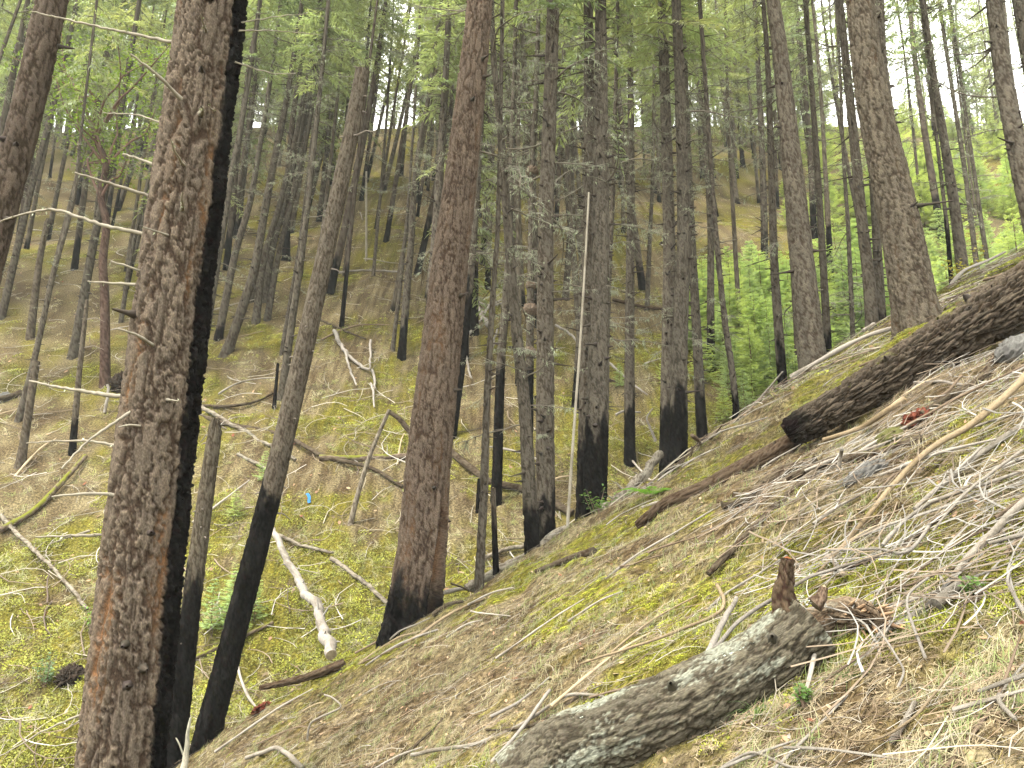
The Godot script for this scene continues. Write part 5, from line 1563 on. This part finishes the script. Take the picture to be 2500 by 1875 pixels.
	stick("thin pale stick on the mossy slope's edge", [Vector3(-1.61, 0.02, -8.9), Vector3(-1.2, 0.02, -8.8), Vector3(-0.76, 0.02, -8.49)], 0.015, 0.009, "tan")
	stick("thin straight stick rising toward the lichened trunk's stub", [Vector3(0.55, 0.04, -4.61), Vector3(0.79, 0.04, -4.64), Vector3(1.04, 0.04, -4.65)], 0.006, 0.005, "tan")
	stick("brown stick lying parallel to the long curving grey one", [Vector3(-0.14, 0.02, -4.57), Vector3(0.11, 0.02, -4.38), Vector3(0.36, 0.02, -4.25)], 0.007, 0.009, "brown")
	stick("dark mossy stick at the picture's lower border", [Vector3(-0.93, 0.02, -5.28), Vector3(-0.7, 0.02, -5.08), Vector3(-0.43, 0.02, -5.33)], 0.013, 0.007, "brown")
	stick("curved hoop of a branch on the moss beside the lichened trunk", [Vector3(1.04, 0.05, -2.88), Vector3(1.04, 0.05, -2.64), Vector3(1.11, 0.05, -2.57), Vector3(1.22, 0.05, -2.55), Vector3(1.39, 0.05, -2.63)], 0.003, 0.004, "tan")
	stick("long thin crooked branch low on the mossy ground", [Vector3(0.7, 0.04, -2.91), Vector3(0.8, 0.04, -2.86), Vector3(0.87, 0.04, -2.7), Vector3(0.93, 0.04, -2.61), Vector3(0.93, 0.04, -2.49)], 0.005, 0.004, "grey")
	stick("grey forked twig arched in front of the splintered end", [Vector3(1.2, 0.12, -2.62), Vector3(1.26, 0.12, -2.7), Vector3(1.31, 0.12, -2.95), Vector3(1.32, 0.12, -3.05)], 0.004, 0.003, "white")
	stick("crooked white branch bending over the grey pole", [Vector3(1.57, 0.15, -3.09), Vector3(1.46, 0.14, -3.03), Vector3(1.42, 0.1, -2.96), Vector3(1.41, 0.02, -2.85)], 0.005, 0.006, "white")
	stick("short stout grey chunk beside the hoop branch", [Vector3(1.14, 0.02, -2.56), Vector3(1.2, 0.02, -2.6), Vector3(1.26, 0.02, -2.64)], 0.011, 0.009, "grey")
	stick("curled grey bark piece standing on the moss", [Vector3(1.37, 0.03, -2.37), Vector3(1.33, 0.03, -2.3), Vector3(1.32, 0.03, -2.22)], 0.008, 0.006, "grey")
	stick("white forked branch near the upright twig pair", [Vector3(1.66, 0.06, -4.31), Vector3(1.59, 0.06, -4.03), Vector3(1.54, 0.06, -3.81)], 0.012, 0.013, "white")
	stick("pale thin pole crossing above the forked white branch", [Vector3(1.63, 0.08, -4.19), Vector3(1.7, 0.08, -3.77), Vector3(1.76, 0.08, -3.61), Vector3(1.93, 0.08, -3.73)], 0.006, 0.009, "white")
	stick("brown pole running under the debris to the stub", [Vector3(1.49, 0.04, -3.97), Vector3(1.66, 0.04, -3.92), Vector3(1.9, 0.04, -3.88), Vector3(2.11, 0.04, -3.84)], 0.01, 0.012, "brown")
	stick("weathered short log-like stick with split end above the grey pole", [Vector3(1.58, 0.05, -3.08), Vector3(1.65, 0.05, -3.1), Vector3(1.73, 0.05, -3.12)], 0.023, 0.019, "grey")
	stick("curved white twig hanging over the upper border of debris", [Vector3(1.64, 0.06, -2.65), Vector3(1.72, 0.06, -2.85), Vector3(1.81, 0.06, -2.95)], 0.007, 0.005, "white")
	stick("slim grey stick down the upper debris toward the tan pole", [Vector3(2.44, 0.1, -3.78), Vector3(2.13, 0.1, -3.7), Vector3(1.87, 0.1, -3.6)], 0.008, 0.005, "grey")
	stick("pale short stick with a knot beneath the huge log", [Vector3(3.32, 0.04, -6.43), Vector3(3.24, 0.04, -5.91), Vector3(3.26, 0.04, -5.63)], 0.01, 0.012, "white")
	stick("dark crooked stick in the shade below the huge log", [Vector3(2.84, 0.05, -5.45), Vector3(3.1, 0.05, -5.49), Vector3(3.48, 0.05, -5.69), Vector3(3.78, 0.05, -5.98)], 0.022, 0.032, "brown")
	stick("grey leaning stick stuck upright by the huge log's hollow end", [Vector3(2.18, 0, -5.33), Vector3(2.19, 0.12, -5.28), Vector3(2.16, 0.22, -5.18)], 0.014, 0.012, "grey")
	stick("light pole along the slope's edge under the scarred fir", [Vector3(-1.26, 0.03, -8.52), Vector3(-0.96, 0.03, -8.38), Vector3(-0.58, 0.03, -8.52), Vector3(-0.27, 0.03, -8.43)], 0.017, 0.014, "tan")
	stick("long white line of a stick up the slope's edge by the scarred fir", [Vector3(-1.45, 0.04, -8.32), Vector3(-1.15, 0.04, -8.41), Vector3(-0.74, 0.04, -8.28)], 0.009, 0.012, "white")
	stick("brown short log-stick at the scarred fir's foot", [Vector3(-0.85, 0.03, -8.93), Vector3(-0.7, 0.03, -8.91), Vector3(-0.53, 0.03, -8.83)], 0.027, 0.017, "brown")
	stick("pale stick standing askew before the two leaning snags", [Vector3(-3.46, -0.04, -9), Vector3(-3.44, 0.24, -9), Vector3(-3.4, 0.52, -9)], 0.039, 0.012, "lichen")
	stick("thin lichened twig poking up beside the askew stick", [Vector3(-3.44, 0.13, -9), Vector3(-3.5, 0.28, -9), Vector3(-3.55, 0.38, -9)], 0.012, 0.007, "lichen")
	stick("dark stick bent over at the slope's lower border", [Vector3(-2.21, 0.03, -7.13), Vector3(-1.81, 0.03, -6.63), Vector3(-1.47, 0.03, -5.98)], 0.017, 0.019, "grey")
	stick("forked twig reaching up from the lower slope", [Vector3(-1.66, 0.01, -6.9), Vector3(-1.62, 0.13, -6.85), Vector3(-1.36, 0.12, -6.7), Vector3(-1.43, 0.23, -6.75), Vector3(-1.51, 0.31, -6.8)], 0.009, 0.007, "grey")
	stick("white branch standing up from the root wad", [Vector3(2.43, 2, -13.4), Vector3(2.33, 2.35, -13.4), Vector3(2.3, 2.53, -13.4), Vector3(2.4, 2.58, -13.4)], 0.027, 0.012, "white")
	stick("white peeled post lying by the madrone's foot", [Vector3(-10.4, 0.05, -20.06), Vector3(-10.4, 0.4, -20.09), Vector3(-10.44, 0.75, -20.11)], 0.041, 0.036, "white")
	stick("pale stub of a stick leaning beside the plated fir", [Vector3(5.03, -0.24, -11.5), Vector3(5.05, -0.33, -11.5), Vector3(5.34, -0.22, -11.8)], 0.031, 0.049, "white")
	stick("white curled limb below the white branch heap", [Vector3(-1.4, 0.25, -22.74), Vector3(-1.23, 0.25, -21.92), Vector3(-1.11, 0.25, -21.16)], 0.041, 0.025, "white")
	stick("bleached limb leaning in the white branch heap", [Vector3(-0.66, 0.25, -21.66), Vector3(-0.6, 0.25, -22.74), Vector3(-0.46, 0.25, -24.43)], 0.039, 0.03, "white")
	stick("long white limb across the white branch heap", [Vector3(-1.72, 0.25, -24.6), Vector3(-1.03, 0.25, -25.73), Vector3(-0.26, 0.25, -26.82)], 0.045, 0.033, "white")
	stick("upper white limb of the white branch heap", [Vector3(-1.65, 0.25, -26.82), Vector3(-0.73, 0.25, -26.22), Vector3(0.07, 0.25, -26.82)], 0.049, 0.033, "white")
	stick("short white limb in the white branch heap", [Vector3(-1.51, 0.25, -23.63), Vector3(-1.07, 0.25, -24.95), Vector3(-0.74, 0.25, -26.43)], 0.043, 0.032, "white")
	stick("white limb lying behind the tight pair", [Vector3(1.4, 0.25, -24.6), Vector3(1.89, 0.25, -23.47), Vector3(2.14, 0.25, -22.46)], 0.045, 0.027, "white")
	stick("pale limb fallen down the bank past the tight pair", [Vector3(2.77, 0.25, -22.18), Vector3(3.09, 0.25, -21.29), Vector3(3.57, 0.25, -20.47)], 0.04, 0.024, "white")
	stick("short dark limb beside the lone straight fir", [Vector3(2.56, 0.25, -19.41), Vector3(2.81, 0.25, -19.5), Vector3(3.23, 0.25, -19.61)], 0.034, 0.023, "white")
	stick("white side limb of the forked deadfall", [Vector3(-4.89, 0.25, -22.6), Vector3(-4.47, 0.25, -21.66), Vector3(-4.18, 0.25, -20.92)], 0.041, 0.025, "white")
	stick("white lower limb of the forked deadfall", [Vector3(-3.81, 0.25, -20.92), Vector3(-3.64, 0.25, -20.47), Vector3(-3.49, 0.25, -19.81)], 0.037, 0.023, "white")
	stick("upright pale splinter beside the forked deadfall", [Vector3(-4.29, 0.25, -23.32), Vector3(-4.12, 0.25, -22.46), Vector3(-3.98, 0.25, -21.66)], 0.042, 0.026, "white")
	fern("single green sword fern on the slope's edge near the root wad", Vector2(1.48, -8.56), 0.42)
	grass_clump("dark green grass tuft hanging over the lichened trunk's lower side", Vector2(0.93, -3.19), 0.3)
	grass_clump("thin green grass tuft near the splintered end piece", Vector2(1.21, -3.01), 0.2)
	leafy_shrub("blue-green leafy shrub by the thickest trunk's foot", Vector2(-4.87, -9.5), 0.5)
	leafy_shrub("low leafy shrub at the picture's lower corner", Vector2(-5.39, -9.5), 0.55)
	leafy_shrub("pale leafy shrub on the bank above the corner shrub", Vector2(-7.08, -12.73), 0.45)
	leafy_shrub("bright green shrub against the thickest trunk's flank", Vector2(-6.87, -13.6), 0.5)
	leafy_shrub("small leafy seedling before the charred pair", Vector2(1.1, -10.3), 0.4)
	leafy_shrub("small green sprout with broad leaves on the bare soil above the hoop branch", Vector2(1.71, -3.02), 0.09)
	leafy_shrub("low clover-like sprig under the lichened trunk", Vector2(1.03, -2.98), 0.07)
	leafy_shrub("yellowing leafy shrub by the bushy-topped fir's foot", Vector2(9.29, -15.5), 0.9)
	rock("grey slab of rock half sunk in the moss below the rotten log", Vector2(2.2, -4.97), Vector3(0.16, 0.1, 0.3), "grey")
	rock("mossy rock on the slope under the huge log", Vector2(2.61, -5.45), Vector3(0.2, 0.13, 0.2), "mossy")
	rock("pale rock at the picture's upper edge below the huge log", Vector2(3.77, -5.77), Vector3(0.3, 0.2, 0.25), "grey")
	rock("red crumbled lump of rotten wood below the huge log", Vector2(2.85, -5.51), Vector3(0.22, 0.1, 0.2), "red")
	rock("red rotten wood lump at the leaning snag's foot", Vector2(-2.8, -9.4), Vector3(0.3, 0.08, 0.2), "red")
	rock("dark root wad of upturned soil where the grey log ends", Vector2(2.51, -13.5), Vector3(0.35, 0.3, 0.3), "dark")
	rock("dark upturned root ball in the corner behind the thickest trunk", Vector2(-6.74, -12.8), Vector3(0.35, 0.3, 0.3), "dark")
	rock("charred stump beside the madrone's foot", Vector2(-10.6, -21.15), Vector3(0.5, 0.55, 0.5), "dark")
	rock("pale rock lying among debris on the far bank's edge", Vector2(-13.51, -20.8), Vector3(0.5, 0.3, 0.4), "grey")
	ribbon("bright blue marker ribbon on the gully's litter", Vector2(-4.18, -16.67), 0.24)
	more_sticks()
	ground_cover()
